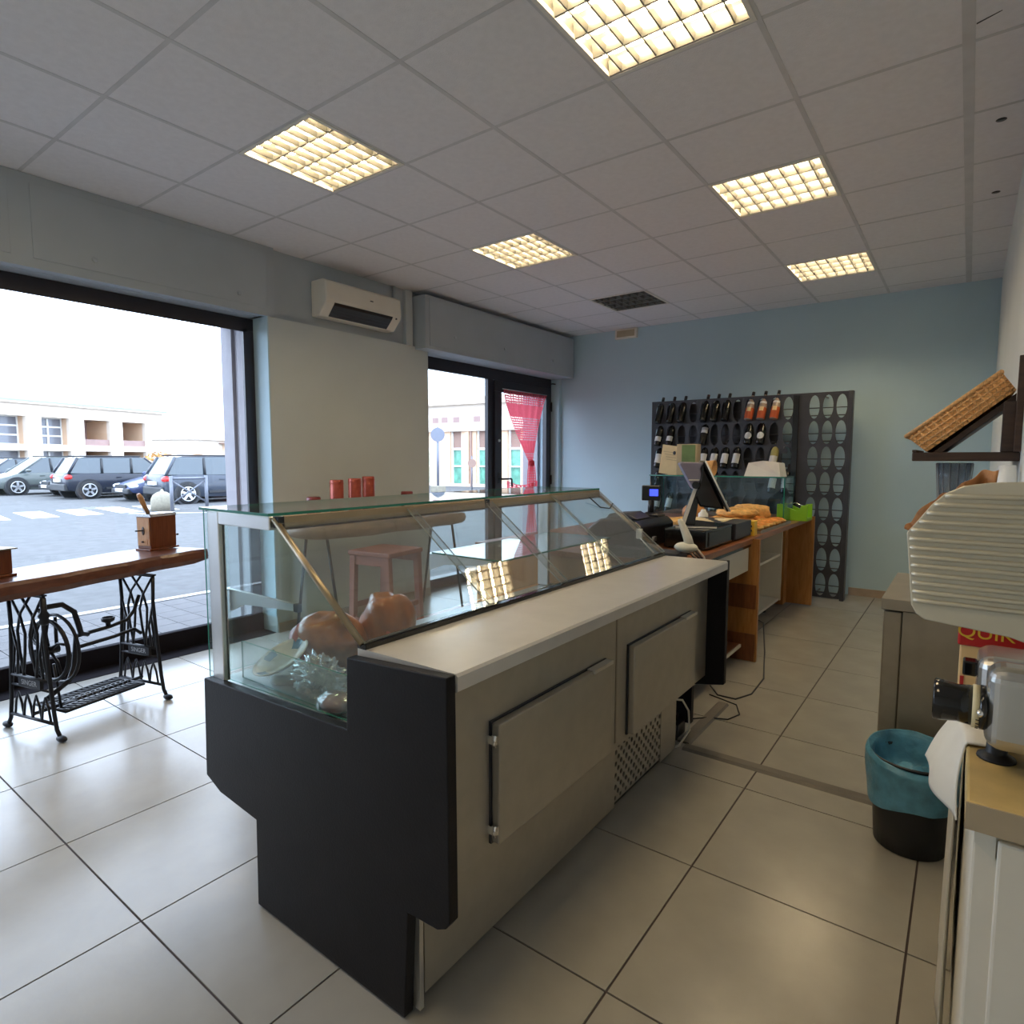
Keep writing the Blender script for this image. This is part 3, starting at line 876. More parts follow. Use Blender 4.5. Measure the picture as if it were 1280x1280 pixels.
MB().prism([(-1.63, .66), (-1.62, .645), (-1.44, .645), (-1.43, .66), (-1.438, .66), (-1.446, .650), (-1.614, .650), (-1.622, .66)], 'y', 2.1, 2.55).build('tray', 'porcelain', tr)
for k in range(4):
    MB().blob((-1.53, 2.16 + .11 * k, .668), (.07, .045, .016), 16, 8, .2, 3, k).build('cold_cut', 'ham_meat', tr)

# ================================================================== CASH COUNTER
cc = root('cash_counter', 'long wooden cash counter with open white shelves on its back', 'counter', (-1.6, 4.5, 0))
CX0, CX1, CY0, CY1, CT = -2.45, -1.11, 2.90, 6.05, .83
MB().box(CX0, CY0, CT - .035, CX1, CY1, CT).build('top', 'counter_wood', cc, bevel=.004)
MB().box(CX0, CY0 + .02, 0, CX0 + .03, CY1, CT - .035).build('front_panel', 'panel_wood', cc)
MB().box(CX0 + .03, CY1 - .03, .02, -1.085, CY1, CT + .004).build('end_panel', 'panel_wood', cc, bevel=.002)
MB().box(CX0 + .03, CY0 + .02, .02, -1.22, CY0 + .05, CT - .036).build('end_panel', 'panel_wood', cc, bevel=.002)
dv = MB().box(-1.75, 4.135, .005, -1.065, 4.165, CT - .004).build('divider', 'panel_wood', cc, bevel=.002)
MB().box(-1.30, 4.131, .36, -1.075, 4.136, .52).build('dark_inset', 'panel_dark', dv)
MB().box(-1.30, 4.131, .01, -1.075, 4.136, .19).build('dark_inset', 'panel_dark', dv)
# near bay: drawer, leg panel, low shelf
dr = MB().box(-1.60, 3.12, .615, -1.128, 4.12, .775).build('drawer', 'white_laminate', cc, bevel=.003)
MB().box(-1.125, 3.10, .775, -1.118, 4.13, .792).build('shadow_gap', 'gloss_black', cc)
MB().box(-1.72, 3.0, .06, -1.70, 4.13, .79).build('bay_back', 'white_laminate', cc)
MB().box(-1.62, 4.00, .06, -1.26, 4.02, .615).build('leg_panel', 'white_laminate', cc)
MB().box(-1.70, 2.98, .09, -1.17, 4.13, .115).build('low_shelf', 'panel_dark', cc)
MB().box(-1.172, 2.98, .092, -1.160, 4.13, .112).build('shelf_edge', 'white_laminate', cc)
# far bay: white open shelf unit
MB().box(-1.75, 4.17, .10, -1.73, 5.72, .80).build('bay_back', 'white_laminate', cc)
MB().box(-1.73, 4.17, .10, -1.29, 5.72, .12).build('shelf_board', 'cream_laminate', cc)
MB().box(-1.73, 4.17, .50, -1.29, 5.72, .518).build('shelf_board', 'cream_laminate', cc)
MB().box(-1.73, 4.17, .745, -1.26, 5.72, .765).build('shelf_board', 'cream_laminate', cc)
MB().box(-1.73, 5.70, .10, -1.28, 5.72, .765).build('unit_side', 'cream_laminate', cc)
MB().box(-1.73, 5.90, .02, -1.30, 6.02, .80).build('unit_side', 'panel_wood', cc)
for y in (4.3, 5.6):
    MB().lathe([(.03, 0), (.03, .07), (.02, .10)], (-1.40, y, 0), 12).build('caster', 'rubber_black', cc)
bag = MB().blob((-1.42, 4.72, .585), (.10, .22, .075), 20, 12, .3, 2.5, 9, flat=-.066).build('dark_bag', 'dark_plastic')
tag(bag, 'dark crumpled bag on the upper shelf of the cash counter', 'bag')
ad = root('power_adapter', 'white power adapter hanging below the counter shelf', 'adapter', (-1.285, 4.32, .25))
MB().box(-1.31, 4.27, .27, -1.272, 4.37, .40).build('case', 'white_plastic', ad, bevel=.008)
MB().tube([(-1.29, 4.32, .40), (-1.285, 4.31, .50), (-1.27, 4.22, .60), (-1.20, 4.175, .74)], .004, 6).build('lead', 'white_plastic', ad)

# ---- on the counter, near end: drop-in ledge, printer, cash drawer, screen, handset
bt = root('black_tray', 'low grey-black ledge tray at the near end of the counter', 'tray', (-1.4, 3.0, CT))
MB().box(-1.60, 2.915, CT, -1.14, 3.05, CT + .045).build('ledge', 'dark_plastic', bt, bevel=.006)
pr = root('receipt_printer', 'bulky black fiscal receipt printer beside the display case end', 'printer', (-1.62, 3.4, CT))
MB().prism([(-1.82, CT), (-1.82, CT + .10), (-1.74, CT + .165), (-1.51, CT + .160), (-1.47, CT + .13), (-1.47, CT)], 'y', 3.20, 3.68).build('body', 'black_plastic', pr, bevel=.012)
MB().prism([(-1.74, CT + .160), (-1.72, CT + .19), (-1.60, CT + .20), (-1.53, CT + .165)], 'y', 3.28, 3.48).build('paper_cover', 'dark_plastic', pr, bevel=.008)
MB().tube([(-1.44, 3.18, CT + .08), (-1.40, 3.10, CT + .06), (-1.36, 3.12, CT + .01), (-1.30, 3.20, CT + .005)], .006, 6).build('cable', 'black_plastic', pr)
MB().box(-1.425, 3.25, CT + .05, -1.415, 3.29, CT + .075).build('connector', 'aluminium', pr)
cd = root('customer_display', 'small customer display with a blue lit screen on a pole', 'display', (-1.60, 3.6, CT + .16))
MB().lathe([(.06, CT + .160), (.055, CT + .17), (.03, CT + .185)], (-1.59, 3.60, 0), 16).build('foot', 'black_plastic', cd)
MB().lathe([(.020, CT + .165), (.020, CT + .27)], (-1.59, 3.60, 0), 12).build('pole', 'black_plastic', cd)
MB().obox((-1.59, 3.60, CT + .305), (.115, .04, .095), rz=R(20)).build('head', 'black_plastic', cd, bevel=.006)
MB().obox((-1.568, 3.590, CT + .308), (.052, .012, .042), rz=R(20)).build('screen', 'screen_blue', cd)
MB().obox((-1.59, 3.60, CT + .165), (.14, .11, .012)).build('base_plate', 'black_plastic', cd)
# cash drawer and till base
dw = root('cash_box', 'flat wide black cash drawer under the till', 'cash box', (-1.3, 3.75, CT))
MB().box(-1.41, 3.38, CT + .008, -1.16, 3.86, CT + .115).build('body', 'gloss_black', dw, bevel=.006)
MB().box(-1.175, 3.42, CT + .02, -1.154, 3.82, CT + .10).build('front', 'black_plastic', dw, bevel=.003)
for x, y in ((-1.38, 3.42), (-1.2, 3.42), (-1.38, 3.82), (-1.2, 3.82)):
    MB().lathe([(.015, CT), (.015, CT + .01)], (x, y, 0), 10).build('foot', 'rubber_black', dw)
sc = root('kitchen_scale', 'dark grey flat boxed device next to the cash drawer', 'device', (-1.3, 4.0, CT))
MB().box(-1.50, 3.88, CT + .01, -1.145, 4.22, CT + .115).build('body', 'dark_plastic', sc, bevel=.006)
for x, y in ((-1.45, 3.93), (-1.19, 3.93), (-1.45, 4.18), (-1.19, 4.18)):
    MB().lathe([(.014, CT), (.014, CT + .012)], (x, y, 0), 10).build('foot', 'rubber_black', sc)
pp = MB().grid(lambda u, v: (-1.50 + .26 * u, 3.90 + .26 * v, CT + .118 + .004 * math.sin(5 * u + 3 * v)), 6, 6).build('paper_sheet', 'paper_cream', solid=.002)
tag(pp, 'cream sheet of paper lying on the dark grey device', 'paper')
# till screen seen from behind: wedge shell on a slanted neck
sr = root('till_screen', 'tilted touch till screen with lilac rear shell, seen from behind', 'monitor', (-1.35, 3.62, CT + .115))
sb = MB()
sb.box(-1.41, 3.45, CT + .116, -1.20, 3.74, CT + .128)
sb.build('foot', 'dark_plastic', sr, bevel=.004)
MB().box(-1.435, 3.445, CT + .117, -1.205, 3.450, CT + .126).build('foot_edge', 'white_plastic', sr)
# neck: slanted leg with a pale edge
MB().prism([(-1.40, CT + .12), (-1.325, CT + .12), (-1.295, CT + .36), (-1.325, CT + .38)], 'y', 3.50, 3.60).build('neck', 'gloss_black', sr, bevel=.003)
MB().prism([(-1.405, CT + .125), (-1.382, CT + .125), (-1.308, CT + .37), (-1.324, CT + .385)], 'y', 3.494, 3.500).build('neck_edge', 'white_plastic', sr)
# screen slab: top near left, bottom toward lower right
S0, S1 = Vector((-1.285, 3.50, CT + .500)), Vector((-1.145, 3.50, CT + .215))
dvec = (S1 - S0)
nv_ = Vector((-dvec.z, 0, dvec.x)).normalized()
def slab(o0, o1, t0, t1, y0, y1):
    a, b = S0 + dvec * o0, S0 + dvec * o1
    pts = [a + nv_ * t0, b + nv_ * t0, b + nv_ * t1, a + nv_ * t1]
    return [(p.x, p.z) for p in pts], y0, y1
pts, a, b = slab(0, 1, -.006, .006, 3.46, 3.86)
MB().prism(pts, 'y', a, b).build('screen', 'gloss_black', sr, bevel=.003)
pts, a, b = slab(-.01, 1.01, .006, .013, 3.456, 3.864)
MB().prism(pts, 'y', a, b).build('bezel', 'gloss_black', sr, bevel=.002)
for y_ in (3.456, 3.864):
    e0, e1 = S0 + dvec * -.01 + nv_ * .010, S0 + dvec * 1.01 + nv_ * .010
    MB().tube([(e0.x, y_, e0.z), (e1.x, y_, e1.z)], .005, 6).build('bezel_edge', 'white_plastic', sr)
back = [(-1.282, CT + .497), (-1.40, CT + .500), (-1.418, CT + .490), (-1.335, CT + .335), (-1.31, CT + .325), (-1.285, CT + .39), (-1.30, CT + .46)]
MB().prism(back, 'y', 3.50, 3.84).build('rear_shell', 'lilac_metal', sr, bevel=.006)
MB().prism([(-1.29, CT + .49), (-1.16, CT + .225), (-1.30, CT + .24), (-1.325, CT + .30), (-1.30, CT + .40)], 'y', 3.485, 3.85).build('inner_shell', 'gloss_black', sr, bevel=.01)
MB().lathe([(.022, 0), (.022, .03)], (0, 0, 0), 14, M4=Matrix.Translation((-1.325, 3.50, CT + .365)) @ Matrix.Rotation(R(90), 4, 'X')).build('pivot', 'gloss_black', sr)
MB().box(-1.365, 3.494, CT + .392, -1.305, 3.500, CT + .398).build('slot_mark', 'white_plastic', sr)
sr.rotation_euler.z = R(24)
hs = root('handset', 'white upright scanner handset with a rounded foot on the counter', 'handset', (-1.125, 2.99, CT + .045))
MB().blob((-1.125, 2.985, CT + .072), (.060, .040, .027), 24, 14, 0).build('foot', 'white_plastic', hs)
MB().tube([(-1.105, 2.985, CT + .075), (-1.118, 2.985, CT + .12), (-1.140, 2.985, CT + .17), (-1.158, 2.985, CT + .205), (-1.161, 2.985, CT + .214)], [.024, .022, .018, .014, .008], 14).build('handle', 'white_plastic', hs)
cb = root('cable_bundle', 'tangle of dark cables hanging over the counter edge', 'cable', (-1.10, 3.1, CT))
for k in range(4):
    MB().tube([(-1.22 + .02 * k, 3.10 + .02 * k, CT + .010 + .012 * k), (-1.13, 3.06 + .025 * k, CT + .03 + .01 * k), (-1.092 + .003 * k, 3.05 + .03 * k, CT + .005), (-1.088 + .003 * k, 3.05 + .03 * k, CT - .10 - .02 * k)], .007 if k != 3 else .004, 6).build('cable', 'black_plastic' if k != 3 else 'white_plastic', cb)
ct = root('white_canister', 'small white and pink canister behind the till screen', 'canister', (-1.47, 4.30, CT))
MB().lathe([(.035, CT), (.035, CT + .13), (.02, CT + .145), (.015, CT + .16)], (-1.50, 4.30, 0), 16).build('body', 'porcelain', ct)
MB().lathe([(.0355, CT + .04), (.0355, CT + .09)], (-1.50, 4.30, 0), 16, cap=False).build('label_band', 'tin_red', ct)

# ---- food on the counter, far part
def tray_thing(label, x0, y0, x1, y1, z=CT):
    r = root('oven_tray', label, 'tray', ((x0 + x1) / 2, (y0 + y1) / 2, z))
    MB().box(x0, y0, z, x1, y1, z + .006).build('base', 'steel_dark', r)
    m = MB().box(x0, y0, z + .006, x0 + .006, y1, z + .022).box(x1 - .006, y0, z + .006, x1, y1, z + .022)
    m.box(x0 + .006, y0, z + .006, x1 - .006, y0 + .006, z + .022).box(x0 + .006, y1 - .006, z + .006, x1 - .006, y1, z + .022)
    m.build('rim', 'steel_dark', r)
    return r
tray_thing('flat dark baking tray under the small round pizzas', -1.46, 4.40, -1.13, 5.30)
tray_thing('flat dark baking tray under the tall focaccia', -1.95, 4.42, -1.50, 5.10)
k = 0
for ix in range(2):
    for iy in range(5):
        names = ['first', 'second', 'third', 'fourth', 'fifth']
        o = MB().blob((-1.21 - .15 * ix, 4.50 + .165 * iy, CT + .03), (.070, .074, .028), 22, 10, .15, 3.0, k * 3.1, flat=-.022).build('small_pizza', 'pizza')
        tag(o, 'small round orange-red pizza, %s from the near end in the %s row' % (names[iy], 'edge' if ix == 0 else 'inner'), 'pizza', 'small round pizzas on the counter tray')
        MB().tube([(-1.21 - .15 * ix + .066 * math.cos(a * .524), 4.50 + .165 * iy + .070 * math.sin(a * .524), CT + .032) for a in range(12)], .010, 8, closed=True).build('crust', 'focaccia', o)
        k += 1
def slabfood(label, c, size, seed, mat='focaccia'):
    """irregular flat bread slab: half sizes, c is the centre"""
    r = MB().blob(c, (size[0] * 1.12, size[1] * 1.12, size[2] * 1.8), 40, 20, .16, 3.4, seed, flat=-size[2], top=size[2] * .8).build('focaccia', mat)
    tag(r, label, 'focaccia', 'focaccia slabs on the counter')
    return r
slabfood('long golden focaccia lying lowest beside the till', (-1.74, 4.68, CT + .030), (.17, .20, .022), 2)
slabfood('golden focaccia in the middle of the stacked pile', (-1.49, 4.98, CT + .032), (.16, .17, .030), 5)
slabfood('golden focaccia lying on top of the stacked pile', (-1.47, 5.00, CT + .092), (.145, .14, .030), 9)
slabfood('narrow golden focaccia at the back of the pile near the glass', (-1.42, 5.22, CT + .075), (.13, .05, .070), 14)
ro = MB().blob((-1.83, 5.02, CT + .075), (.10, .09, .070), 22, 14, .12, 2.5, 6, flat=-.070).build('bread_roll', 'crust')
tag(ro, 'round dark-crusted bread roll at the left of the focaccia', 'bread')
yb = root('yellow_box', 'narrow yellow printed box standing at the counter edge', 'box', (-1.17, 4.30, CT))
MB().box(-1.25, 4.26, CT, -1.135, 4.33, CT + .10).build('carton', 'pack_yellow', yb, bevel=.002)
for z in (.03, .06):
    MB().box(-1.245, 4.257, CT + z, -1.15, 4.26, CT + z + .012).build('print_band', 'dark_plastic', yb)
gb = root('napkin_holder', 'bright lime green plastic holder at the far counter end', 'holder', (-1.15, 5.65, CT))
MB().prism([(-1.30, CT), (-1.30, CT + .135), (-1.27, CT + .14), (-1.15, CT + .085), (-1.12, CT + .095), (-1.11, CT + .13), (-1.06, CT + .135), (-1.06, CT)], 'y', 5.55, 5.57).build('side', 'lime_plastic', gb, bevel=.003)
MB().prism([(-1.30, CT), (-1.30, CT + .135), (-1.27, CT + .14), (-1.15, CT + .085), (-1.12, CT + .095), (-1.11, CT + .13), (-1.06, CT + .135), (-1.06, CT)], 'y', 5.75, 5.77).build('side', 'lime_plastic', gb, bevel=.003)
MB().box(-1.30, 5.57, CT, -1.06, 5.75, CT + .02).build('bottom', 'lime_plastic', gb)
MB().box(-1.295, 5.57, CT + .02, -1.285, 5.75, CT + .12).build('end', 'lime_plastic', gb)
MB().tube([(-1.26, 5.66, CT + .02), (-1.24, 5.66, CT + .12), (-1.18, 5.66, CT + .145), (-1.11, 5.66, CT + .12), (-1.09, 5.66, CT + .02)], .004, 6).build('wire', 'chrome', gb)

# ---- glass food guard on the counter with bags and boards on top
vg = root('glass_guard', 'glass food guard standing on the customer side of the counter', 'glass guard', (-1.7, 5.35, CT))
gx0, gx1, gy0, gy1, gz = -2.36, -1.19, 5.32, 5.62, 1.195
glass_slab(MB(), gx0, gy1, CT, gx1, gy1 + .008, gz).build('front_pane', ['vitrine_glass', 'glass_edge'], vg)
glass_slab(MB(), gx0, gy0, CT, gx0 + .008, gy1, gz).build('side_pane', ['vitrine_glass', 'glass_edge'], vg)
glass_slab(MB(), gx1 - .008, gy0, CT, gx1, gy1, gz).build('side_pane', ['vitrine_glass', 'glass_edge'], vg)
glass_slab(MB(), gx0, gy0 - .03, gz, gx1, gy1 + .01, gz + .010).build('top_pane', ['vitrine_glass', 'glass_edge'], vg)
MB().tube([(gx0 + .004, gy0, CT + .01), (gx0 + .004, gy0, gz)], .006, 8).build('corner_rod', 'gloss_black', vg)
ZB = gz + .010
pb = MB()
px0, px1 = -1.52, -1.23
pb.add([(px0, 5.33, ZB), (px1, 5.33, ZB), (px1 - .015, 5.33, ZB + .115), (-1.37, 5.32, ZB + .13), (px0 + .03, 5.34, ZB + .112),
        (px0, 5.55, ZB), (px1, 5.55, ZB), (px1 - .02, 5.54, ZB + .11), (-1.37, 5.55, ZB + .125), (px0 + .03, 5.54, ZB + .11)],
       [(0, 1, 2, 3, 4), (5, 6, 7, 8, 9), (0, 1, 6, 5), (1, 2, 7, 6), (2, 3, 8, 7), (3, 4, 9, 8), (4, 0, 5, 9)])
tag(pb.build('paper_bag', 'paper'), 'white folded paper bag on top of the glass guard', 'paper bag')
bd = root('menu_board', 'cream card with small print leaning on the glass guard', 'card', (-2.25, 5.5, ZB))
cardf = MB(); cardf.obox((-2.25, 5.50, ZB + .135), (.18, .006, .27), ry=R(8)); cardf.build('card', 'paper_cream', bd)
for kz in range(4):
    MB().obox((-2.25 + .01 * (kz - 1), 5.495, ZB + .21 - .025 * kz), (.10, .002, .006), ry=R(8)).build('print_line', 'cardboard', bd)
MB().blob((-2.205, 5.494, ZB + .20), (.014, .002, .018), 10, 6).build('print_figure', 'dark_plastic', bd)
gbk = root('green_box', 'tall card box with an olive green front beside the cream card', 'box', (-2.07, 5.5, ZB))
MB().box(-2.165, 5.45, ZB, -1.975, 5.55, ZB + .28).build('carton', 'cardboard', gbk, bevel=.003)
MB().box(-2.115, 5.445, ZB + .02, -1.99, 5.45, ZB + .272).build('front_print', 'green_board', gbk)
bk = root('bread_board', 'wooden bread basket lying tilted behind the till screen', 'basket', (-1.80, 5.42, ZB))
MB().lathe([(.03, 0), (.055, .05), (.068, .17), (.062, .17), (.048, .05), (.025, .010)], (0, 0, 0), 22, M4=Matrix.Translation((-1.97, 5.42, ZB + .072)) @ Matrix.Rotation(R(92), 4, 'Y')).build('bowl', 'wicker_rim', bk)

# ================================================================== WINE RACK on the back wall
rk = root('wine_rack', 'tall dark metal wine rack board with oval bottle slots', 'wine rack', (-1.9, 6.5, 0))
RX = [-2.862, -2.722, -2.596, -2.468, -2.342, -2.228, -2.116, -2.000, -1.882, -1.762, -1.640, -1.512, -1.392, -1.277, -1.158, -1.040, -.925]
RZ = [.010 + .2445 * k for k in range(9)]
RY = 6.50
def slot(i, j):
    if i == 12:
        return None
    cx = (RX[i] + RX[i + 1]) / 2
    return (cx, RZ[j] + .128, .046, .112)
bd = MB()
holed_plate(bd, RX, RZ, slot, 'y', RY, RY + .012, 6)
bd.build('slotted_board', 'rack_metal', rk)
fr = MB().box(-.925, RY - .035, 0, -.888, RY + .06, 1.985).build('side_post', 'rack_metal', rk, bevel=.003)
MB().box(-2.88, RY - .004, 0, -2.862, RY + .06, 1.97).build('side_post', 'rack_metal', rk)
MB().box(-1.402, RY - .030, 0, -1.352, RY + .06, 1.968).build('centre_post', 'gloss_black', rk)
MB().box(-2.88, RY - .006, 1.966, -.888, RY + .06, 1.985).build('top_strip', 'rack_metal', rk)
for x in (-2.602, -1.888, -1.164):
    MB().box(x, RY + .012, .02, x + .012, BACK - .002, .03).build('wall_bracket', 'rack_metal', rk)
    MB().box(x, RY + .012, 1.955, x + .012, BACK - .002, 1.965).build('wall_bracket', 'rack_metal', rk)
MB().box(-2.86, RY + .10, .02, -1.52, RY + .112, 1.95).build('added_dark_sheet', 'rack_metal', rk)  # added sheet, there to make the left-hand slots read dark
for j in range(8):
    MB().tube([(-2.86, RY + .02, RZ[j] + .118), (-.93, RY + .02, RZ[j] + .118)], .004, 6).build('rest_wire', 'rack_metal', rk)
    MB().tube([(-2.86, RY + .02, RZ[j] + .045), (-.93, RY + .02, RZ[j] + .045)], .005, 6).build('rest_wire', 'rack_metal', rk)

BP = [(.010, 0), (.036, .001), (.038, .008), (.038, .185), (.034, .205), (.020, .232), (.0150, .25), (.0145, .295), (.0145, .300)]
BP2 = [(.010, 0), (.036, .001), (.040, .010), (.041, .12), (.036, .165), (.022, .215), (.0150, .245), (.0145, .300)]
def bottle(col, row, kind, label, extra=''):
    """tilted bottle standing through its slot: base toward the room, neck toward the wall"""
    cx = (RX[col] + RX[col + 1]) / 2
    z = RZ[row] + .012
    r = root('wine_bottle', label, 'bottle', (cx, RY - .070, z), group='wine bottles in the slotted rack')
    T = Matrix.Translation((cx, RY - .050, z + .012)) @ Matrix.Rotation(R(5), 4, 'Y') @ Matrix.Rotation(R(-19), 4, 'X')
    mt = {'dark': 'bottle_dark', 'white_low': 'bottle_dark', 'white_tall': 'bottle_dark', 'round': 'bottle_dark', 'band': 'bottle_dark', 'rose': 'rose_clear', 'clear': 'white_wine'}[kind]
    prof = BP2 if kind in ('round', 'rose') else BP
    MB().lathe(prof, n=18, M4=T).build('glass_body', mt, r)
    cap = 'capsule_white' if kind == 'round' else 'bottle_capsule'
    MB().lathe([(.0160, .262), (.0160, .302), (.012, .303)], n=14, M4=T).build('capsule', cap, r)
    def lab(z0, z1, rr, m, a0=-1.15, a1=1.15):
        mb = MB()
        mb.grid(lambda u, v: T @ Vector((rr * math.sin(a0 + (a1 - a0) * u), -rr * math.cos(a0 + (a1 - a0) * u), z0 + (z1 - z0) * v)), 12, 2)
        mb.build('label', m, r)
    if kind == 'white_low': lab(.04, .095, .0388, 'label_white')
    if kind == 'white_tall': lab(.045, .150, .0388, 'label_white')
    if kind == 'clear': lab(.05, .125, .0388, 'label_white')
    if kind == 'band':
        lab(.125, .160, .0388, 'label_white'); lab(.155, .185, .0389, 'grey_plastic')
    if kind == 'round':
        mb = MB()
        mb.grid(lambda u, v: T @ Vector((.0418 * math.sin(.9 * math.cos(6.283 * u) * v), -.0418 * math.cos(.9 * math.cos(6.283 * u) * v), .080 + .036 * math.sin(6.283 * u) * v)), 24, 5)
        mb.build('label', 'label_white', r)
    if kind == 'rose':
        MB().lathe([(.0405, .004), (.0415, .06), (.0412, .12)], n=18, M4=T, cap=False).build('wine', 'rose_wine', r)
        lab(.145, .185, .036, 'label_white'); lab(.08, .125, .0422, 'pack_cream', -.5, .5)
    return r
ORD = ['first', 'second', 'third', 'fourth', 'fifth', 'sixth', 'seventh', 'eighth', 'ninth', 'tenth', 'eleventh', 'twelfth']
for n, c in enumerate((0, 1, 2, 4, 5, 6)):
    bottle(c, 7, 'dark', 'dark unlabelled wine bottle, %s from the left in the top rack row' % ORD[n])
for n, c in enumerate((8, 9, 10)):
    bottle(c, 7, 'rose', 'clear bottle of rose wine, %s of three in the top rack row' % ORD[n])
bottle(0, 6, 'white_low', 'dark bottle with low white label, leftmost in the second rack row')
bottle(1, 6, 'white_low', 'dark bottle with low white label, second from left in the second rack row')
bottle(4, 6, 'band', 'dark bottle with a grey and white banded label in the second rack row')
bottle(8, 6, 'round', 'dark bottle with round white label, left of the pair')
bottle(9, 6, 'round', 'dark bottle with round white label, right of the pair')
bottle(0, 5, 'white_tall', 'dark bottle with tall white label, left end of the third rack row')
for n, c in enumerate((4, 5, 6, 7)):
    bottle(c, 5, 'white_tall', 'dark bottle with tall white label, %s of the four in the third row' % ORD[n])
bottle(10, 5, 'clear', 'pale clear white wine bottle with cream label above the paper bag')
bottle(0, 4, 'dark', 'dark unlabelled bottle at the left end of the fourth rack row')
for n, c in enumerate((5, 10, 11)):
    bottle(c, 4, 'white_tall', 'dark bottle with tall white label, %s labelled one in the fourth row' % ORD[n])
for n, c in enumerate((0, 1, 5, 6)):
    bottle(c, 3, 'white_tall', 'white-labelled dark bottle behind the glass guard, %s from the left' % ORD[n])
tg = root('hanging_tag', 'small dark tag hanging beside the clear wine bottle', 'tag', (-1.475, RY - .02, 1.40))
MB().obox((-1.475, RY - .03, 1.43), (.07, .004, .05)).build('card', 'dark_plastic', tg)
MB().tube([(-1.475, RY - .03, 1.45), (-1.475, RY - .002, 1.475)], .002, 5).build('string', 'grey_plastic', tg)

# ================================================================== SEWING-MACHINE TABLE AT THE WINDOW
ST = root('sewing_machine_base', 'black cast-iron treadle sewing machine base under the plank', 'table base', (-3.666, 1.19, 0), rz=R(14))
def frame(y, nm, plaque):
    f = MB()
    top = .697
    for sx in (-1, 1):
        f.tube([(sx * .137, y, top), (sx * .128, y, .55), (sx * .138, y, .42), (sx * .150, y, .29), (sx * .166, y, .14), (sx * .180, y, .055), (sx * .205, y, .018)], .0095, 8)
        f.tube([(sx * .137, y, top), (sx * .05, y, .585), (sx * .018, y, .50), (sx * .030, y, .40), (sx * .055, y, .28)], .0065, 6)
        f.tube([(sx * .046, y, top), (sx * -.046, y, .60), (sx * -.078, y, .51), (sx * -.070, y, .41), (sx * -.045, y, .28)], .0065, 6)
        f.tube([(sx * .110, y, .48), (sx * .085, y, .41), (sx * .100, y, .28)], .0065, 6)
        f.tube([(sx * .128, y, .55), (sx * .105, y, .47), (sx * .120, y, .36), (sx * .137, y, .28)], .006, 6)
        f.blob((sx * .212, y, .016), (.034, .017, .016), 14, 8)
        for c in (-.105, -.035, .035, .105):
            f.tube([(c - .034, y, .085), (c - .022, y, .15), (c, y, .20), (c + .022, y, .15), (c + .034, y, .085)], .0055, 6)
    f.tube([(-.140, y, top), (.140, y, top)], .009, 8)
    f.tube([(-.150, y, .285), (.150, y, .285)], .008, 8)
    f.tube([(-.175, y, .080), (.175, y, .080)], .008, 8)
    f.tube([(-.155, y, .235), (.155, y, .235)], .006, 6)
    f.box(-.148, y - .012, top, .148, y + .012, .704)
    o = f.build(nm, 'iron', ST, local=True)
    p = MB().box(-.085, y - .008, .238, .085, y + .008, .283).build('plaque', 'iron', o, local=True)
    text('lettering', 'SINGER', .036, 'grey_plastic', o, (0, y - .0085, .260), (R(90), 0, 0))
    return o
frame(-.28, 'side_frame', 1)
frame(.28, 'side_frame', 1)
br = MB()
br.tube([(.10, -.28, .62), (.10, -.25, .635), (.09, -.17, .63), (.08, -.11, .58), (.07, -.085, .50), (.06, -.07, .455), (.05, -.03, .44)], .013, 8)
br.tube([(.05, -.08, .445), (.03, .10, .445), (.02, .20, .455), (.02, .245, .50), (.02, .278, .58)], .010, 8)
br.tube([(.05, -.10, .385), (.03, .12, .385), (.02, .24, .395), (.02, .278, .36)], .010, 8)
br.tube([(.05, -.09, .45), (.055, -.10, .38), (.07, -.12, .30), (.09, -.16, .24), (.10, -.27, .19)], .012, 8)
br.build('cross_brace', 'iron', ST, local=True)
cup = MB().lathe([(.012, .45), (.012, .468), (.030, .478), (.034, .498), (.028, .498), (.024, .484)], (.03, .09, 0), 16).build('oil_cup', 'iron', ST, local=True)
wh = MB()
ring = lambda rr, y, n=28, zc=.40, xc=.02: [(xc + rr * math.cos(6.283 * k / n), y, zc + rr * math.sin(6.283 * k / n)) for k in range(n)]
wh.tube(ring(.150, -.20), .010, 8, closed=True)
for k in range(5):
    a = k * 6.283 / 5 + .3
    wh.tube([(.02, -.20, .40), (.02 + .08 * math.cos(a + .25), -.20, .40 + .08 * math.sin(a + .25)), (.02 + .148 * math.cos(a), -.20, .40 + .148 * math.sin(a))], .007, 6)
wh.tube([(.02, -.27, .40), (.02, -.16, .40)], .022, 12)
wh.build('flywheel', 'iron', ST, local=True)
gd = MB()
gd.tube([(.02 + .172 * math.cos(a), -.165, .40 + .172 * math.sin(a)) for a in [R(-100 + 14 * k) for k in range(21)]], .008, 8)
gd.tube([(.02, -.165, .40), (.02, -.165, .56)], .008, 6)
gd.build('belt_guard', 'iron', ST, local=True)
tp = MB()
tx0, tx1, ty0, ty1, tz = -.105, .125, -.205, .205, .105
tp.tube([(tx0, ty0, tz), (tx1, ty0, tz), (tx1, ty1, tz), (tx0, ty1, tz)], .008, 6, closed=True)
for q in (tx0 + .075, tx0 + .155):
    tp.box(q - .004, ty0, tz - .004, q + .004, ty1, tz + .004)
for k in range(15):
    y = ty0 + .012 + .0275 * k
    for c, d in ((tx0, 1), (tx0 + .075, -1), (tx0 + .155, 1)):
        tp.tube([(c, y - .009 * d, tz), (c + .077, y + .012 * d, tz)], .0055, 5)
tp.build('treadle_plate', 'iron', ST, local=True)
MB().tube([(.01, -.28, .105), (.01, .28, .105)], .009, 8).blob((.01, -.12, .095), (.03, .05, .018), 14, 8).build('treadle_bar', 'iron', ST, local=True)
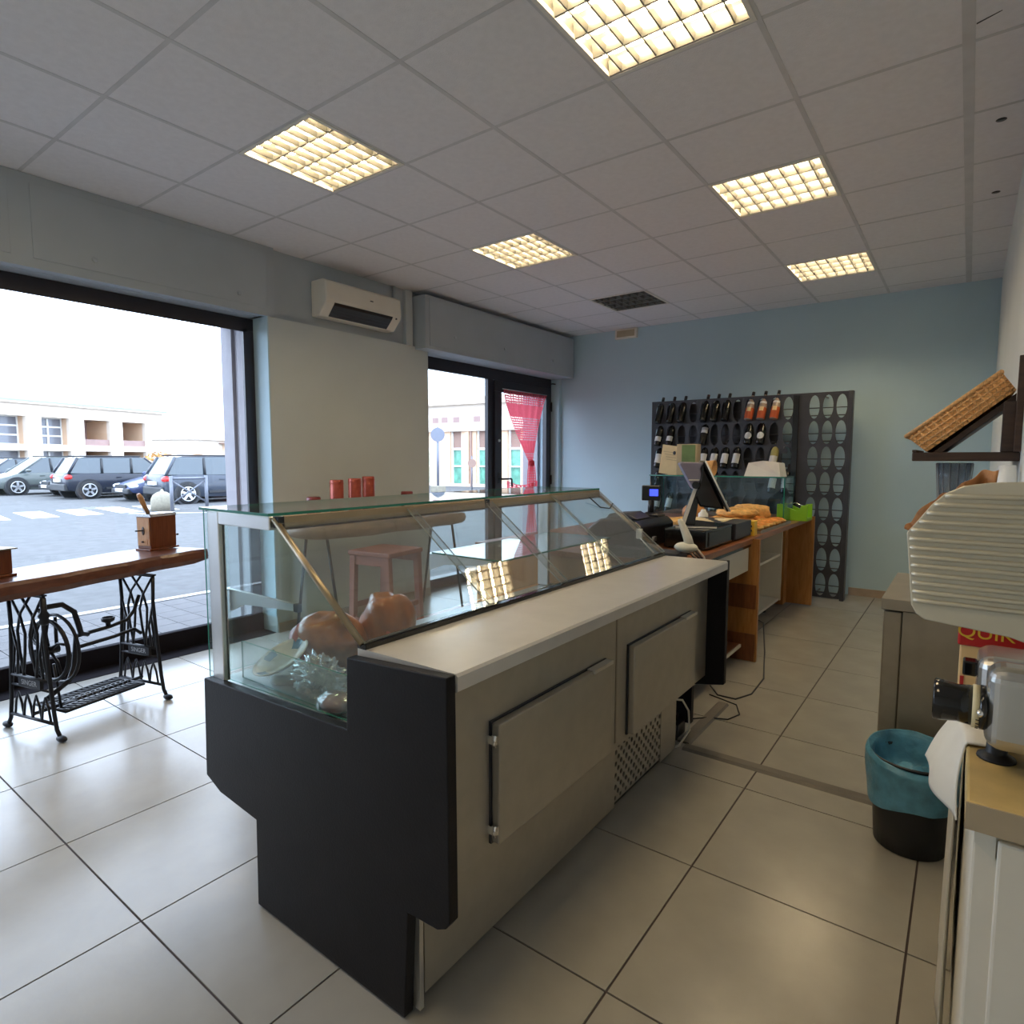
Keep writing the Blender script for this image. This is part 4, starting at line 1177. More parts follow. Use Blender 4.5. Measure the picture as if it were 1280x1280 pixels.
MB().tube([(.05, -.18, .105), (.03, -.19, .33)], .006, 6).build('pitman_rod', 'iron', ST, local=True)
MB().lathe([(.012, .56), (.024, .575), (.018, .59), (.026, .605), (.014, .625), (.012, .69)], (.137, -.28, 0), 12).build('post_knob', 'iron', ST, local=True)

plk = MB()
nseg = 14
def plank_pt(u, v):
    return u, v
ang = R(19)
ca, sa = math.cos(ang), math.sin(ang)
def pw(a, b, z):      # a: from the room edge toward the window, b: along
    return (-3.405 - a * ca - b * sa, .78 - a * sa + b * ca, z)
rows = []
for k in range(nseg + 1):
    b = -.42 + 1.62 * k / nseg
    w = .008 * math.sin(k * 1.9) + .006 * math.sin(k * .7)
    e = .012 if k == nseg else 0
    rows.append([pw(.004 + w, b, .706 + e), pw(-.008 + w, b - e, .735), pw(-.004 + w, b - e, .772), pw(.008 + w, b, .790 - e * .6), pw(.385 + w, b, .790 - e * .6), pw(.40 + w, b, .75), pw(.385 + w, b, .706 + e)])
n7 = 7
vs = [p for r_ in rows for p in r_]
fs = []
for k in range(nseg):
    for q in range(n7):
        l = (q + 1) % n7
        fs.append((k * n7 + q, k * n7 + l, (k + 1) * n7 + l, (k + 1) * n7 + q))
fs += [tuple(range(n7)), tuple(nseg * n7 + q for q in range(n7))]
pk = plk.add(vs, fs).build('wooden_plank', 'plank_wood', bevel=.004)
tag(pk, 'thick reddish-brown wooden plank table top at the shop window', 'table top')

# coffee mills on the plank
g1 = root('coffee_mill', 'wooden coffee mill with pale front and leaning wooden handle', 'coffee mill', (-4.005, 1.70, .79), rz=R(19))
MB().box(-.060, -.105, 0, .060, .105, .012).build('base_board', 'mill_wood', g1, local=True, bevel=.003)
MB().prism([(-.052, .012), (.052, .012), (.056, .205), (-.056, .205)], 'y', -.092, .092).build('body', 'mill_wood', g1, local=True, bevel=.003)
fp = MB().box(-.046, -.097, .03, .046, -.091, .20).build('front_panel', 'mill_panel', g1, local=True)
MB().blob((.0, -.098, .12), (.012, .002, .026), 10, 6).build('emblem', 'shelf_wood', g1, local=True)
MB().box(-.030, -.099, .035, .030, -.096, .072).build('drawer', 'mill_panel', g1, local=True)
MB().blob((0, -.104, .054), (.010, .008, .006), 10, 6).build('drawer_knob', 'shelf_wood', g1, local=True)
MB().prism([(-.06, .205), (.06, .205), (.05, .222), (-.05, .222)], 'y', -.095, .095).build('metal_lid', 'chrome', g1, local=True)
MB().tube([(0, -.055, .22), (.0, -.085, .28), (0, -.105, .325), (0, -.118, .345)], [.012, .014, .016, .010], 10).build('handle', 'mill_panel', g1, local=True)
MB().tube([(-.0, -.15, .125), (0, -.10, .122)], .004, 6).tube([(.0, .09, .07), (0, .150, .072)], .004, 6).blob((0, .152, .072), (.007, .007, .007), 8, 6).build('side_pin', 'iron', g1, local=True)
g2 = root('coffee_mill', 'square brown coffee mill with a flat metal lid, partly cut by the photo edge', 'coffee mill', (-3.66, .79, .79), rz=R(19))
MB().box(-.085, -.085, 0, .085, .085, .012).build('base_board', 'mill_wood', g2, local=True, bevel=.003)
MB().box(-.074, -.074, .012, .074, .074, .128).build('body', 'mill_wood', g2, local=True, bevel=.004)
MB().box(-.090, -.090, .128, .090, .090, .134).build('metal_lid', 'steel_dark', g2, local=True)
MB().lathe([(.055, .134), (.05, .16), (.03, .185), (.012, .20), (.012, .22)], (0, 0, 0), 18).build('funnel_cap', 'iron', g2, local=True)
MB().box(-.035, -.080, .03, .035, -.073, .075).build('drawer', 'mill_panel', g2, local=True)

# ================================================================== SLAB TABLE BY THE COLUMN, STOOLS, TINS
tb = root('slab_table', 'thick live-edge log slab table on thin metal legs by the column', 'table', (-3.85, 3.45, 0))
sl = MB()
NS = 18
ringn = 12
def slab_ring(k):
    t = k / NS
    y = 2.50 + 1.85 * t
    endf = min(1, (1 - abs(2 * t - 1) ** 6)) ** .5 if 0 < t < 1 else .0
    endf = max(endf, .25)
    wv = .02 * math.sin(k * 1.3)
    pts = []
    for q in range(ringn):
        a = 6.283 * q / ringn
        x = -3.86 + wv + .24 * endf * math.copysign(abs(math.cos(a)) ** .6, math.cos(a))
        z = .815 + .065 * endf * math.copysign(abs(math.sin(a)) ** .5, math.sin(a))
        pts.append((x, y, z))
    return pts
vs = [p for k in range(NS + 1) for p in slab_ring(k)]
fs = [(k * ringn + q, k * ringn + (q + 1) % ringn, (k + 1) * ringn + (q + 1) % ringn, (k + 1) * ringn + q) for k in range(NS) for q in range(ringn)]
fs += [tuple(range(ringn)), tuple(NS * ringn + q for q in range(ringn))]
sl.add(vs, fs, 0, True).build('slab', 'slab_wood', tb)
for y in (2.75, 4.10):
    for dx in (-.12, .12):
        MB().tube([(-3.86 + dx, y, .79), (-3.86 + dx * 1.6, y + (.06 if dx > 0 else -.06), .0)], .011, 8).build('leg', 'iron', tb)
def stool(label, x, y, rz, h=.67):
    r = root('stool', label, 'stool', (x, y, 0), rz=rz, group='red wooden stools under the slab table')
    MB().box(-.19, -.19, h - .035, .19, .19, h).build('seat', 'stool_wood', r, local=True, bevel=.008)
    for a in (-1, 1):
        for b in (-1, 1):
            MB().prism([(a * .175, h - .035), (a * .130, h - .035), (a * .160, 0), (a * .200, 0)], 'y', b * .165 - .02, b * .165 + .02).build('leg', 'stool_wood', r, local=True)
    for b in (-1, 1):
        MB().box(-.15, b * .165 - .010, h - .10, .15, b * .165 + .010, h - .035).build('apron', 'stool_wood', r, local=True)
        MB().box(-.17, b * .165 - .010, .18, .17, b * .165 + .010, .215).build('rung', 'stool_wood', r, local=True)
        MB().box(b * .165 - .010, -.165, .28, b * .165 + .010, .165, .315).build('rung', 'stool_wood', r, local=True)
    return r
stool('reddish wooden stool under the log table, nearer the window', -3.35, 2.97, R(8), .70)
def tin(label, x, y, h, mat, nm='tin_can'):
    r = root(nm, label, 'tin', (x, y, .884), group='red tins on the log table')
    MB().lathe([(.048, .884), (.050, .888), (.050, .884 + h - .006), (.046, .884 + h)], (x, y, 0), 22).build('body', mat, r)
    MB().lathe([(.051, .884 + h - .03), (.052, .884 + h - .026), (.051, .884 + h - .02)], (x, y, 0), 22, cap=False).build('rim_bead', mat, r)
    return r
for lab_, x, y, h, mat in (('tall rust-red tin, leftmost of the three standing together on the log table', -3.80, 2.895, .305, 'tin_red'),
                     ('tall rust-red tin in the middle of the three on the log table', -3.80, 3.065, .312, 'tin_red'),
                     ('tall rust-red tin, rightmost of the three on the log table', -3.92, 3.30, .320, 'tin_red'),
                     ('low dark red tin standing apart, left of the three tall tins', -3.80, 2.69, .185, 'tin_dark'),
                     ('low dark red tin standing apart, right of the three tall tins', -3.85, 3.66, .185, 'tin_dark')):
    t_ = tin(lab_, x, y, h, mat)
    if h > .2:
        MB().grid(lambda u, v: (x + .0512 * math.sin(-.1 + 1.1 * (u - .5)), y - .0512 * math.cos(-.1 + 1.1 * (u - .5)), .90 + .03 * v), 8, 1).build('label', 'label_white', t_)

# ================================================================== RIGHT SIDE: COUNTER WITH SLICER
sc_ = root('work_counter', 'white work counter with yellowish stone top in the right foreground', 'counter', (.33, 1.7, 0))
CZ = .87
MB().box(.022, 1.035, CZ - .040, .66, 2.30, CZ).build('worktop', ['yellow_marble'], sc_, bevel=.004)
MB().box(.032, 1.050, .0, .65, 2.29, CZ - .040).build('carcass', 'cream_laminate', sc_, bevel=.004)
MB().box(.060, 1.038, .01, .36, 1.051, CZ - .048).build('front_door', 'cream_laminate', sc_, bevel=.004)
MB().box(.365, 1.038, .01, .645, 1.051, CZ - .048).build('front_door', 'cream_laminate', sc_, bevel=.004)
MB().box(.022, 1.033, CZ - .0395, .655, 1.036, CZ - .001).build('edge_band', 'edge_beige', sc_)
MB().prism([(.034, CZ - .060), (.058, CZ - .080), (.058, CZ - .040), (.034, CZ - .040)], 'y', 1.044, 1.052).build('corner_tab', 'white_plastic', sc_)

sl_ = root('meat_slicer', 'silver electric meat slicer with ribbed feed plate and black knob', 'slicer', (.2, 1.25, CZ))
plate = [(-.078, 1.223), (-.069, 1.235), (-.045, 1.272), (-.028, 1.290), (-.004, 1.303), (.030, 1.309), (.07, 1.311), (.22, 1.311), (.22, 1.02), (.066, 1.066), (-.046, 1.077), (-.058, 1.085), (-.066, 1.10), (-.071, 1.15)]
MB().prism(plate, 'y', 1.224, 1.236).build('feed_plate', 'slicer_alu', sl_, bevel=.002)
def left_edge(z):
    best = None
    for (x0, z0), (x1, z1) in zip(plate, plate[1:] + plate[:1]):
        if (z0 - z) * (z1 - z) <= 0 and z0 != z1:
            x = x0 + (x1 - x0) * (z - z0) / (z1 - z0)
            best = x if best is None else min(best, x)
    return best
for k in range(13):
    z = 1.286 - .0148 * k
    x0 = left_edge(z) + .004
    MB().tube([(x0, 1.224, z), (x0 + .01, 1.2225, z), (.218, 1.2225, z)], .0042, 8).build('rib', 'slicer_alu', sl_)
MB().tube([(.218, 1.2225, 1.03), (.218, 1.2225, 1.31)], .006, 8).build('plate_stop', 'slicer_alu', sl_)
body = MB().box(.040, 1.14, CZ + .036, .40, 1.21, CZ + .165)
body.build('motor_body', 'slicer_body', sl_, bevel=.022, seg=5)
MB().box(.030, 1.245, CZ + .06, .30, 1.36, CZ + .152).build('gear_case', 'slicer_body', sl_, bevel=.020, seg=4)
MB().prism([(.10, 1.04), (.40, 1.04), (.40, 1.30), (.25, 1.30)], 'y', 1.238, 1.30).build('carriage', 'slicer_body', sl_, bevel=.006)
Tk = Matrix.Translation((.0, 1.175, .962)) @ Matrix.Rotation(R(90), 4, 'Y')
kb = MB().lathe([(.030, -.026), (.033, -.024), (.0315, -.012), (.029, .006), (.031, .024)], n=28, M4=Tk).build('thickness_knob', 'gloss_black', sl_)
MB().lathe([(.033, .024), (.033, .033)], n=28, M4=Tk).build('scale_ring', 'scale_ring', kb)
for k in range(12):
    a = R(200 + 14 * k)
    MB().obox((.031, 1.175 + .0333 * math.cos(a), .962 + .0333 * math.sin(a)), (.004, .0012, .0012), rx=a).build('scale_mark', 'black_plastic', kb)
MB().lathe([(.026, .033), (.034, .034), (.034, .042), (.02, .043)], n=28, M4=Tk).build('knob_collar', 'gloss_black', sl_)
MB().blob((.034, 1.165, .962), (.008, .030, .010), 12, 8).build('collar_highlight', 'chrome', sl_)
MB().box(.010, 1.27, CZ + .11, .030, 1.30, CZ + .135).build('switch', 'gloss_black', sl_, bevel=.003)
for x, y in ((.060, 1.215), (.36, 1.215), (.36, 1.36), (.08, 1.36)):
    MB().lathe([(.026, CZ), (.025, CZ + .004), (.016, CZ + .009), (.014, CZ + .012), (.013, CZ + .048)], (x, y, 0), 20).build('rubber_foot', 'rubber_black', sl_)
MB().box(.05, 1.19, CZ + .040, .38, 1.38, CZ + .07).build('bed', 'slicer_body', sl_, bevel=.008)

pk_ = root('food_packet', 'red and cream packet with yellow lettering standing behind the slicer', 'packet', (.07, 1.45, CZ))
MB().box(.005, 1.44, CZ, .100, 1.47, .995).build('cream_body', 'pack_cream', pk_, bevel=.003)
MB().box(.001, 1.436, .990, .104, 1.474, 1.062).build('red_top', 'pack_red', pk_, bevel=.004)
text('lettering', 'QUIK', .036, 'pack_yellow', pk_, (.043 - .07, 1.4355 - 1.45, 1.019 - CZ), (R(90), 0, 0))
MB().box(.006, 1.4385, 1.008, .060, 1.4392, 1.010).build('print_line', 'pack_yellow', pk_)
MB().box(.008, 1.4385, CZ + .01, .014, 1.441, .93).build('red_stripe', 'pack_red', pk_)

# white cloth hanging over the counter edge
def cloth(u, v):
    # u across (right to left), v from the counter top over the edge and down
    A, B = Vector((.020, 1.24, CZ + .006)), Vector((.016, 1.42, CZ + .010))
    C, D = Vector((.014, 1.23, .742)), Vector((-.040, 1.40, .772))
    if v < .2:
        e = A + (B - A) * u
        t = v / .2
        return (e.x + .07 * (1 - t), e.y + .01 * (1 - t), CZ + .006 + .003 * math.sin(u * 9))
    t = (v - .2) / .8
    a, c = A + (B - A) * u, C + (D - C) * u
    q = a + (c - a) * t
    q.x += (.007 * math.sin(u * 8 + .5) - .004) * t - .006 * math.sin(t * 3.1)
    q.z += -.012 * math.sin(u * 3.14) * t
    return tuple(q)
tag(MB().grid(cloth, 30, 26).build('towel', 'paper', solid=.003), 'white paper towel hanging over the left edge of the work counter', 'towel')
def strip(u, v):
    y = 1.50 + .55 * u
    if v <= .02:
        return (.035, y, CZ + .004)
    return (.012 + .007 * math.sin(u * 15) * (.3 + .7 * v) - .004 * v, y, CZ + .003 - .80 * v)
tag(MB().grid(strip, 40, 30).build('hanging_cloth', 'label_white', solid=.003), 'long white cloth hanging down the side of the work counter behind the towel', 'cloth')

# ---- waste bin
bn = root('waste_bin', 'black round waste bin standing beside the steel cabinet', 'waste bin', (-.10, 2.475, 0))
MB().lathe([(.098, 0), (.108, .004), (.118, .15), (.128, .315), (.134, .32), (.130, .325), (.122, .312), (.112, .15), (.10, .010)], (-.10, 2.475, 0), 32).build('bucket', 'bin_black', bn)
def liner(u, v):
    a = 6.283 * u
    lob = .5 + .5 * math.sin(a * 1 - 2.2)
    low = .225 - .055 * max(0, math.sin(a * 1.0 + 3.6)) + .02 * math.sin(a * 3)
    # inside bottom -> up to the rim -> folded outside
    pr_ = [(.06, .20), (.105, .24), (.124, .318), (.134, .335), (.146, .318), (.142, .27), (.136, low)]
    t = v * (len(pr_) - 1)
    i = min(int(t), len(pr_) - 2)
    f = t - i
    r = pr_[i][0] + (pr_[i + 1][0] - pr_[i][0]) * f
    z = pr_[i][1] + (pr_[i + 1][1] - pr_[i][1]) * f
    r += .006 * mnoise.noise(Vector((math.cos(a) * 3, math.sin(a) * 3, v * 5)))
    z += .022 * (math.cos(a - 1.9)) * (1 if v > .3 else .4)
    return (-.10 + r * math.cos(a), 2.475 + r * math.sin(a), z)
MB().grid(liner, 60, 36).build('liner', 'bag_blue', bn)
MB().blob((-.095, 2.46, .235), (.075, .07, .05), 26, 14, .35, 3.0, 4).build('liner_bottom', 'bag_blue', bn)

# ---- low steel cabinet (refrigerated worktable)
fg = root('steel_cabinet', 'low brown-grey steel refrigerated cabinet against the right wall', 'cabinet', (-.04, 3.0, 0))
MB().box(-.240, 2.69, .775, .148, 3.345, .82).build('worktop', 'steel_dark', fg, bevel=.003)
MB().box(-.17, 2.70, .04, .146, 3.335, .775).build('carcass', 'steel_dark', fg, bevel=.003)
MB().box(-.232, 2.705, .08, -.172, 3.33, .768).build('door', 'steel_dark', fg, bevel=.005)
for x, y in ((-.14, 2.74), (.12, 2.74), (-.14, 3.29), (.12, 3.29)):
    MB().lathe([(.02, 0), (.02, .01), (.012, .014), (.012, .045)], (x, y, 0), 10).build('foot', 'rubber_black', fg)
vs_ = root('tall_vase', 'tall smoky ribbed glass vase under the right-hand shelf', 'vase', (-.045, 3.05, .82))
vp = MB()
vp.lathe([(.035, .82), (.040, .825), (.044, 1.1), (.052, 1.27), (.061, 1.333), (.057, 1.333), (.048, 1.27), (.040, 1.1), (.034, .83)], (-.045, 3.05, 0), 26)
vp.build('glass', 'smoke_glass', vs_)
for k in range(14):
    a = 6.283 * k / 14
    MB().tube([(-.045 + .041 * math.cos(a), 3.05 + .041 * math.sin(a), .83), (-.045 + .045 * math.cos(a), 3.05 + .045 * math.sin(a), 1.1), (-.045 + .0615 * math.cos(a), 3.05 + .0615 * math.sin(a), 1.33)], .0018, 5).build('flute', 'grey_plastic', vs_)
arc = [(-.078, 1.222), (-.070, 1.236), (-.046, 1.273), (-.028, 1.291), (-.004, 1.304), (.020, 1.308), (.038, 1.310)]
outw = [.007, .007, .004, -.002, .002, .018, .020]
def paperf(u, v):
    t = u * (len(arc) - 1); i = min(int(t), len(arc) - 2); f = t - i
    x = arc[i][0] + (arc[i + 1][0] - arc[i][0]) * f
    z = arc[i][1] + (arc[i + 1][1] - arc[i][1]) * f
    o = outw[i] + (outw[i + 1] - outw[i]) * f + .0025 * math.sin(u * 31)
    a = R(155) - u * R(70)
    k = o * (1 - v) - .10 * v
    return (x + math.cos(a) * k, 1.262 + .012 * math.sin(u * 17) + .02 * v, z + math.sin(a) * k)
tag(MB().grid(paperf, 48, 8).build('wrapping_paper', 'brown_paper', solid=.002), 'crumpled brown wrapping paper sticking out behind the ribbed slicer plate', 'paper')
cu = root('plastic_cups', 'tall stack of upturned white plastic cups under the shelf', 'cups', (.112, 2.80, .82))
for k in range(24):
    z = .82 + .0185 * k
    MB().lathe([(.036, z), (.037, z + .006), (.0345, z + .010), (.026, z + .080), (.010, z + .081)], (.110, 2.80, 0), 18).build('cup', 'cup_plastic', cu)

# ---- wall shelf with a tilted wicker basket
sh = root('wall_shelf', 'dark wooden wall shelf with an upright and slanted rest', 'shelf', (0, 3.1, 1.34))
MB().box(-.182, 2.90, 1.340, .149, 3.40, 1.374).build('board', 'shelf_wood', sh, bevel=.004)
MB().box(.092, 2.905, 1.374, .149, 2.935, 1.56).build('upright', 'shelf_wood', sh, bevel=.003)
MB().box(.128, 2.88, 1.374, .1495, 2.90, 1.72).build('wall_batten', 'shelf_wood', sh, bevel=.002)
MB().prism([(-.115, 1.374), (-.085, 1.374), (.128, 1.560), (.128, 1.590)], 'y', 2.925, 3.38).build('slanted_rest', 'shelf_wood', sh, bevel=.002)
MB().box(-.182, 2.90, 1.374, -.168, 3.40, 1.384).build('lip', 'shelf_wood', sh)
bs = root('wicker_basket', 'long woven wicker basket tilted on the wall shelf', 'basket', (0, 3.1, 1.5))
A_, B_, C_, D_ = Vector((-.205, 1.437)), Vector((-.135, 1.376)), Vector((.126, 1.600)), Vector((.080, 1.668))
MB().prism([tuple(A_), tuple(B_), tuple(C_), tuple(D_)], 'y', 2.91, 2.922).build('end_wall', 'wicker', bs)
MB().prism([tuple(A_), tuple(B_), tuple(C_), tuple(D_)], 'y', 3.368, 3.38).build('end_wall', 'wicker', bs)
dB = (C_ - B_).normalized(); nB = Vector((-dB.y, dB.x))
def sideslab(p, q, th, nm):
    d = (q - p).normalized(); n = Vector((-d.y, d.x)) * th
    MB().prism([tuple(p), tuple(q), tuple(q + n), tuple(p + n)], 'y', 2.922, 3.368).build(nm, 'wicker', bs)
sideslab(B_, C_, .010, 'bottom'); sideslab(A_, B_, .010, 'low_side'); sideslab(C_, D_, .010, 'high_side')
rim = [(A_.x, 2.908, A_.y), (D_.x, 2.908, D_.y), (D_.x, 3.382, D_.y), (A_.x, 3.382, A_.y)]
MB().tube(rim, .009, 8, closed=True).build('rim', 'wicker_rim', bs)
for k in range(13):
    t = (k + .5) / 13
    p = B_ + (C_ - B_) * t; q = A_ + (D_ - A_) * t
    MB().tube([(p.x, 2.909, p.y), (q.x, 2.909, q.y)], .0045, 6).build('stake', 'wicker', bs)
for k in range(4):
    t = .15 + .22 * k
    p = B_ + (A_ - B_) * t; q = C_ + (D_ - C_) * t
    MB().tube([(p.x, 2.908, p.y), (q.x, 2.908, q.y)], .0035, 6).build('weaver', 'wicker_rim', bs)

# ---- floor strips and loose cables
fs_ = root('floor_strip', 'grey metal cable strip running across the floor tiles', 'cable strip', (-.6, 2.7, 0))
MB().prism([(2.665, 0), (2.735, 0), (2.722, .010), (2.678, .010)], 'x', -1.0, .0).build('cross_strip', 'strip_grey', fs_)
MB().prism([(-1.05, 0), (-.985, 0), (-.995, .010), (-1.04, .010)], 'y', 2.735, 3.32).build('long_strip', 'strip_grey', fs_)
fc = MB().tube([(-1.268, 4.33, .33), (-1.20, 4.36, .27), (-1.08, 4.36, .22), (-1.03, 4.22, .06), (-.94, 3.85, .006), (-.93, 3.55, .005), (-.98, 3.42, .005), (-1.08, 3.42, .005), (-1.15, 3.50, .02)], .0045, 6).build('floor_cable', 'dark_plastic')
tag(fc, 'thin dark cable looping over the floor beside the counter divider', 'cable')
fc = MB().tube([(-1.10, 2.92, .03), (-1.02, 3.08, .006), (-.93, 3.12, .005), (-.90, 3.22, .005), (-.95, 3.34, .005), (-1.12, 3.40, .005)], .0035, 6).build('floor_cable', 'black_plastic')
tag(fc, 'short thin cable curling on the floor at the display case end', 'cable')
eb = root('plug_strip', 'black plug strip with cables under the display case end', 'plug strip', (-1.09, 2.78, .01))
MB().box(-1.14, 2.68, .01, -1.05, 2.84, .075).build('strip', 'black_plastic', eb, bevel=.004)
for k in range(3):
    MB().box(-1.125, 2.70 + .045 * k, .075, -1.075, 2.73 + .045 * k, .105).build('plug', 'black_plastic', eb, bevel=.003)
MB().tube([(-1.03, 2.62, .25), (-1.0, 2.66, .24), (-.985, 2.70, .18), (-.985, 2.72, .08), (-1.01, 2.66, .02), (-1.04, 2.62, .012)], .005, 6).build('cable', 'white_plastic', eb)
MB().tube([(-1.04, 2.70, .09), (-1.02, 2.66, .11), (-1.01, 2.62, .06)], .005, 6).build('cable', 'black_plastic', eb)

# ================================================================== OUTSIDE
GZ = -.12
def ground_box(nm, x0, x1, y0, y1, m, dz=0.0, th=.05):
    return struct(nm, MB().box(x0, y0, GZ - th + dz, x1, y1, GZ + dz), m)
ground = struct('ground', MB().box(-140, -60, GZ - .2, -6.60, 120, GZ), 'asphalt')
pvm = struct('pavement', MB().box(-6.60, -60, GZ - .2, -4.60, 120, GZ - .004), 'paver_joint')
p0 = None
for i in range(8):
    for j in range(24):
        if p0 is None:
            p0 = MB().box(.003, .003, -.004, .237, .237, .004).build('paving_block', 'paver', pvm); t = p0
        else:
            t = bpy.data.objects.new('paving_block', p0.data); COL.objects.link(t); t.parent = pvm
        t.location = (-6.56 + .24 * i, -.6 + .24 * j, GZ)
mk = root('road_marking', None, None, (0, 0, 0)); mk['kind'] = 'structure'
MB().box(-6.72, -30, GZ, -6.62, 60, GZ + .003).build('edge_line', 'road_paint', mk)
for k in range(6):
    y = 2.95 + .98 * k
    MB().prism([(-18.3, y), (-18.3, y + .58), (-20.7, y + .85), (-20.7, y + .23)], 'z', GZ, GZ + .003).build('crossing_stripe', 'road_paint', mk)
MB().prism([(-17.9, 6.9), (-16.0, 9.0), (-16.05, 9.12), (-18.0, 7.0)], 'z', GZ, GZ + .003).build('stop_line', 'road_paint', mk)
# outer shop wall: stone pier between window and door with shutter guides
ex = struct('wall_outside', MB().box(-4.84, 2.60, GZ - .1, -4.602, 4.36, 2.45), 'ext_stone')
MB().box(-4.84, 6.74, GZ - .1, -4.602, 9.5, 2.45).build('pier', 'ext_stone', ex)
MB().box(-4.84, -6.0, GZ - .1, -4.602, -.93, 2.45).build('pier', 'ext_stone', ex)
MB().box(-4.84, -6.0, 2.452, -4.602, 9.5, 3.6).build('lintel', 'ext_stone', ex)
MB().box(-4.70, 2.575, GZ, -4.64, 2.60, 2.45).build('shutter_guide', 'ext_stone', ex)
MB().box(-4.56, 2.575, GZ, -4.475, 2.62, 2.40).build('shutter_guide', 'ext_stone', ex)
struct('doorstep', MB().box(-4.9, 4.3, GZ - .1, -4.47, 6.8, -.01), 'ext_stone')

bo = root('stone_bollard', 'pale domed stone bollard at the kerb outside the window', 'bollard', (-18.3, 7.95, GZ))
MB().lathe([(.30, GZ), (.30, GZ + .22), (.285, GZ + .34), (.23, GZ + .45), (.13, GZ + .52), (.05, GZ + .545), (.03, GZ + .60), (.001, GZ + .61)], (-18.3, 7.95, 0), 24).build('dome', 'concrete', bo)
bn_ = root('street_barrier', 'grey metal pedestrian barrier with crossed bars outside', 'barrier', (-17.2, 8.15, GZ))
p_, q_ = Vector((-17.25, 7.74, 0)), Vector((-17.12, 8.62, 0))
def at_(t, z): 
    v = p_ + (q_ - p_) * t
    return (v.x, v.y, GZ + z)
for t in (0, 1):
    MB().tube([at_(t, 0), at_(t, 1.0)], .045, 10).build('post', 'galvanised', bn_)
MB().tube([at_(0, .93), at_(1, .93)], .035, 10).build('top_rail', 'galvanised', bn_)
MB().tube([at_(0, .25), at_(1, .88)], .02, 8).build('cross_bar', 'galvanised', bn_)
MB().tube([at_(0, .88), at_(1, .25)], .02, 8).build('cross_bar', 'galvanised', bn_)
sg = root('road_sign', 'round road sign on a grey pole seen from behind through the door', 'road sign', (-18.94, 19.9, GZ))
MB().tube([(-18.94, 19.9, GZ), (-18.94, 19.9, 2.75)], .06, 10).build('pole', 'sign_grey', sg)
dv_ = Vector((.69, -.72, 0))
MB().lathe([(.001, 0), (.31, 0), (.31, .02), (.001, .02)], n=30, sm=False, M4=Matrix.Translation((-18.90, 19.86, 2.42)) @ dv_.to_track_quat('Z', 'Y').to_matrix().to_4x4()).build('disc', 'sign_grey', sg)
MB().box(-19.19, 19.65, GZ, -18.69, 20.15, GZ + .28).build('foot', 'concrete', sg, bevel=.03)
sg = root('road_sign', 'small dark oval sign on a thin post beside the door frame', 'road sign', (-19.0, 22.3, GZ))
MB().tube([(-19.0, 22.3, GZ), (-19.0, 22.3, 1.5)], .03, 8).build('pole', 'sign_grey', sg)
MB().lathe([(.001, 0), (.20, 0), (.20, .02), (.001, .02)], n=24, sm=False, M4=Matrix.Translation((-18.97, 22.27, 1.15)) @ dv_.to_track_quat('Z', 'Y').to_matrix().to_4x4()).build('disc', 'facade_brown', sg)

